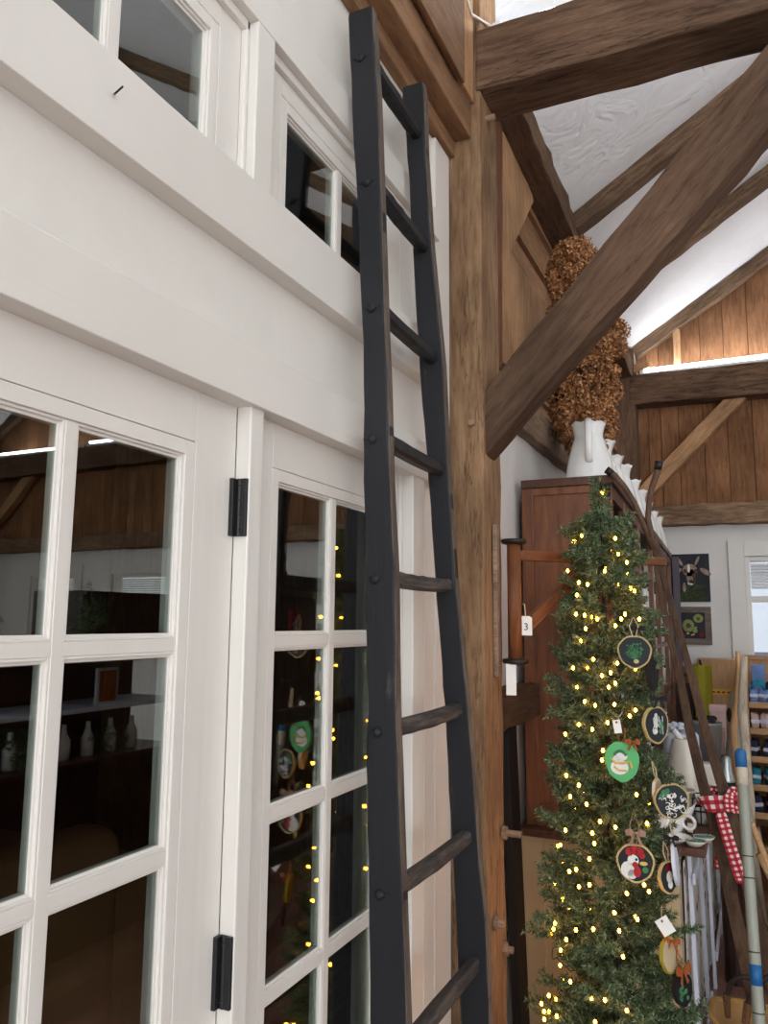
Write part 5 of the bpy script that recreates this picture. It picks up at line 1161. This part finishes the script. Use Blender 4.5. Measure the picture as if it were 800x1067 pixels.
lp_ = empty('added_fill_lamp', (-1.7, 1.1, 2.2), 'unseen fill lamp added to light the dim annex behind the doors', 'lamp')  # unseen lamp added to brighten the chair in the annex
link('shade', G().lathe((-1.7, 1.1, 2.2), [(.16, 0), (.15, .02), (.07, .12), (.03, .16), (.02, .16), (.06, .115), (.145, .015)], 20), 'iron', lp_, smooth=True)
link('cord', G().tube([(-1.7, 1.1, 2.35), (-1.7, 1.1, 3.4)], .004, 6), 'iron', lp_)
pl = bpy.data.lights.new('added_fill_light', 'POINT'); pl.energy = 16; pl.color = (1, .8, .6); pl.shadow_soft_size = .03; po = bpy.data.objects.new('added_fill_light', pl); C.objects.link(po); po.location = (-1.7, 1.1, 2.22)
for k in range(7):
    o = turned('white_bottle', (2.33, 2.55+k*.16, .922), [(.02, 0), (.032, 0), (.034, .09), (.014, .13), (.012, .17), (.016, .172), (.01, .172)], 'ceramic', 'white bottle on the aisle hutch counter, %s from the left in the glass' % ['first', 'second', 'third', 'fourth', 'fifth', 'sixth', 'seventh'][k], 'bottle'); o['group'] = 'white bottles on the aisle hutch'
def nest(rootname, partname, childnames):
    for o in list(bpy.data.objects):
        if o.parent is None or o.parent.parent is not None or o.name.split('.')[0] not in childnames or o.parent.name.split('.')[0] != rootname: continue
        root = o.parent; cands = [c for c in root.children if c.name.split('.')[0] == partname]
        if not cands: continue
        if len(cands) > 1:     # the nearest part of that kind, by mesh centre
            ctr = lambda q: sum((Vector(v.co) for v in q.data.vertices), Vector())/len(q.data.vertices)
            c0 = ctr(o); cands.sort(key=lambda q: min((Vector(v.co)-c0).length for v in q.data.vertices))
        o.parent = cands[0]
for a in (('wooden_ladder', 'side_rail', ('worn_edge', 'tenon')), ('wooden_hay_fork', 'prong', ('prong_tip',)), ('swing_crane', 'spindle', ('iron_disc',)), ('straw_basket', 'handle', ('handle_tab',)),
          ('hanging_ornament', 'painted_face', ('painted_bush', 'painted_pot', 'painted_figure', 'painted_scarf', 'painted_wreath', 'painted_neck', 'painted_comb', 'painted_beak', 'painted_eye', 'painted_leaf', 'painted_leaves', 'painted_curls', 'painted_hat', 'painted_beard')),
          ('goat_painting', 'canvas', ('painted_grass', 'painted_head', 'painted_shadow', 'painted_muzzle')), ('flower_painting', 'canvas', ('painted_petals', 'painted_centres', 'painted_blooms', 'painted_highlights')),
          ('fluorescent_light', 'fixture', ('end_cap',)), ('lidded_jar', 'body', ('label_band',)), ('door_1', 'door_frame', ('hinge',)), ('capped_pole', 'pole', ('joint_ring', 'sticker')), ('pine_cupboard', 'body', ('tape', 'latch')), ('shell_dish', 'bowl', ('glaze',))): nest(*a)
# ================================================================== WORLD + EXPOSURE
w = bpy.data.worlds.new('world'); S.world = w; w.use_nodes = True; nt = w.node_tree; bg = nt.nodes['Background']
bg.inputs[0].default_value = (.93, .96, 1.0, 1); bg.inputs[1].default_value = 3.7
def area(name, loc, rot, sx, sy, e, col):
    l = bpy.data.lights.new(name, 'AREA'); l.shape = 'RECTANGLE'; l.size = sx; l.size_y = sy; l.energy = e; l.color = col
    o = bpy.data.objects.new(name, l); C.objects.link(o); o.location = loc; o.rotation_euler = rot; return o
S.view_settings.view_transform = 'Standard'; S.view_settings.look = 'None'; S.view_settings.gamma = 1; S.view_settings.use_curve_mapping = False
S.view_settings.exposure = -0.14
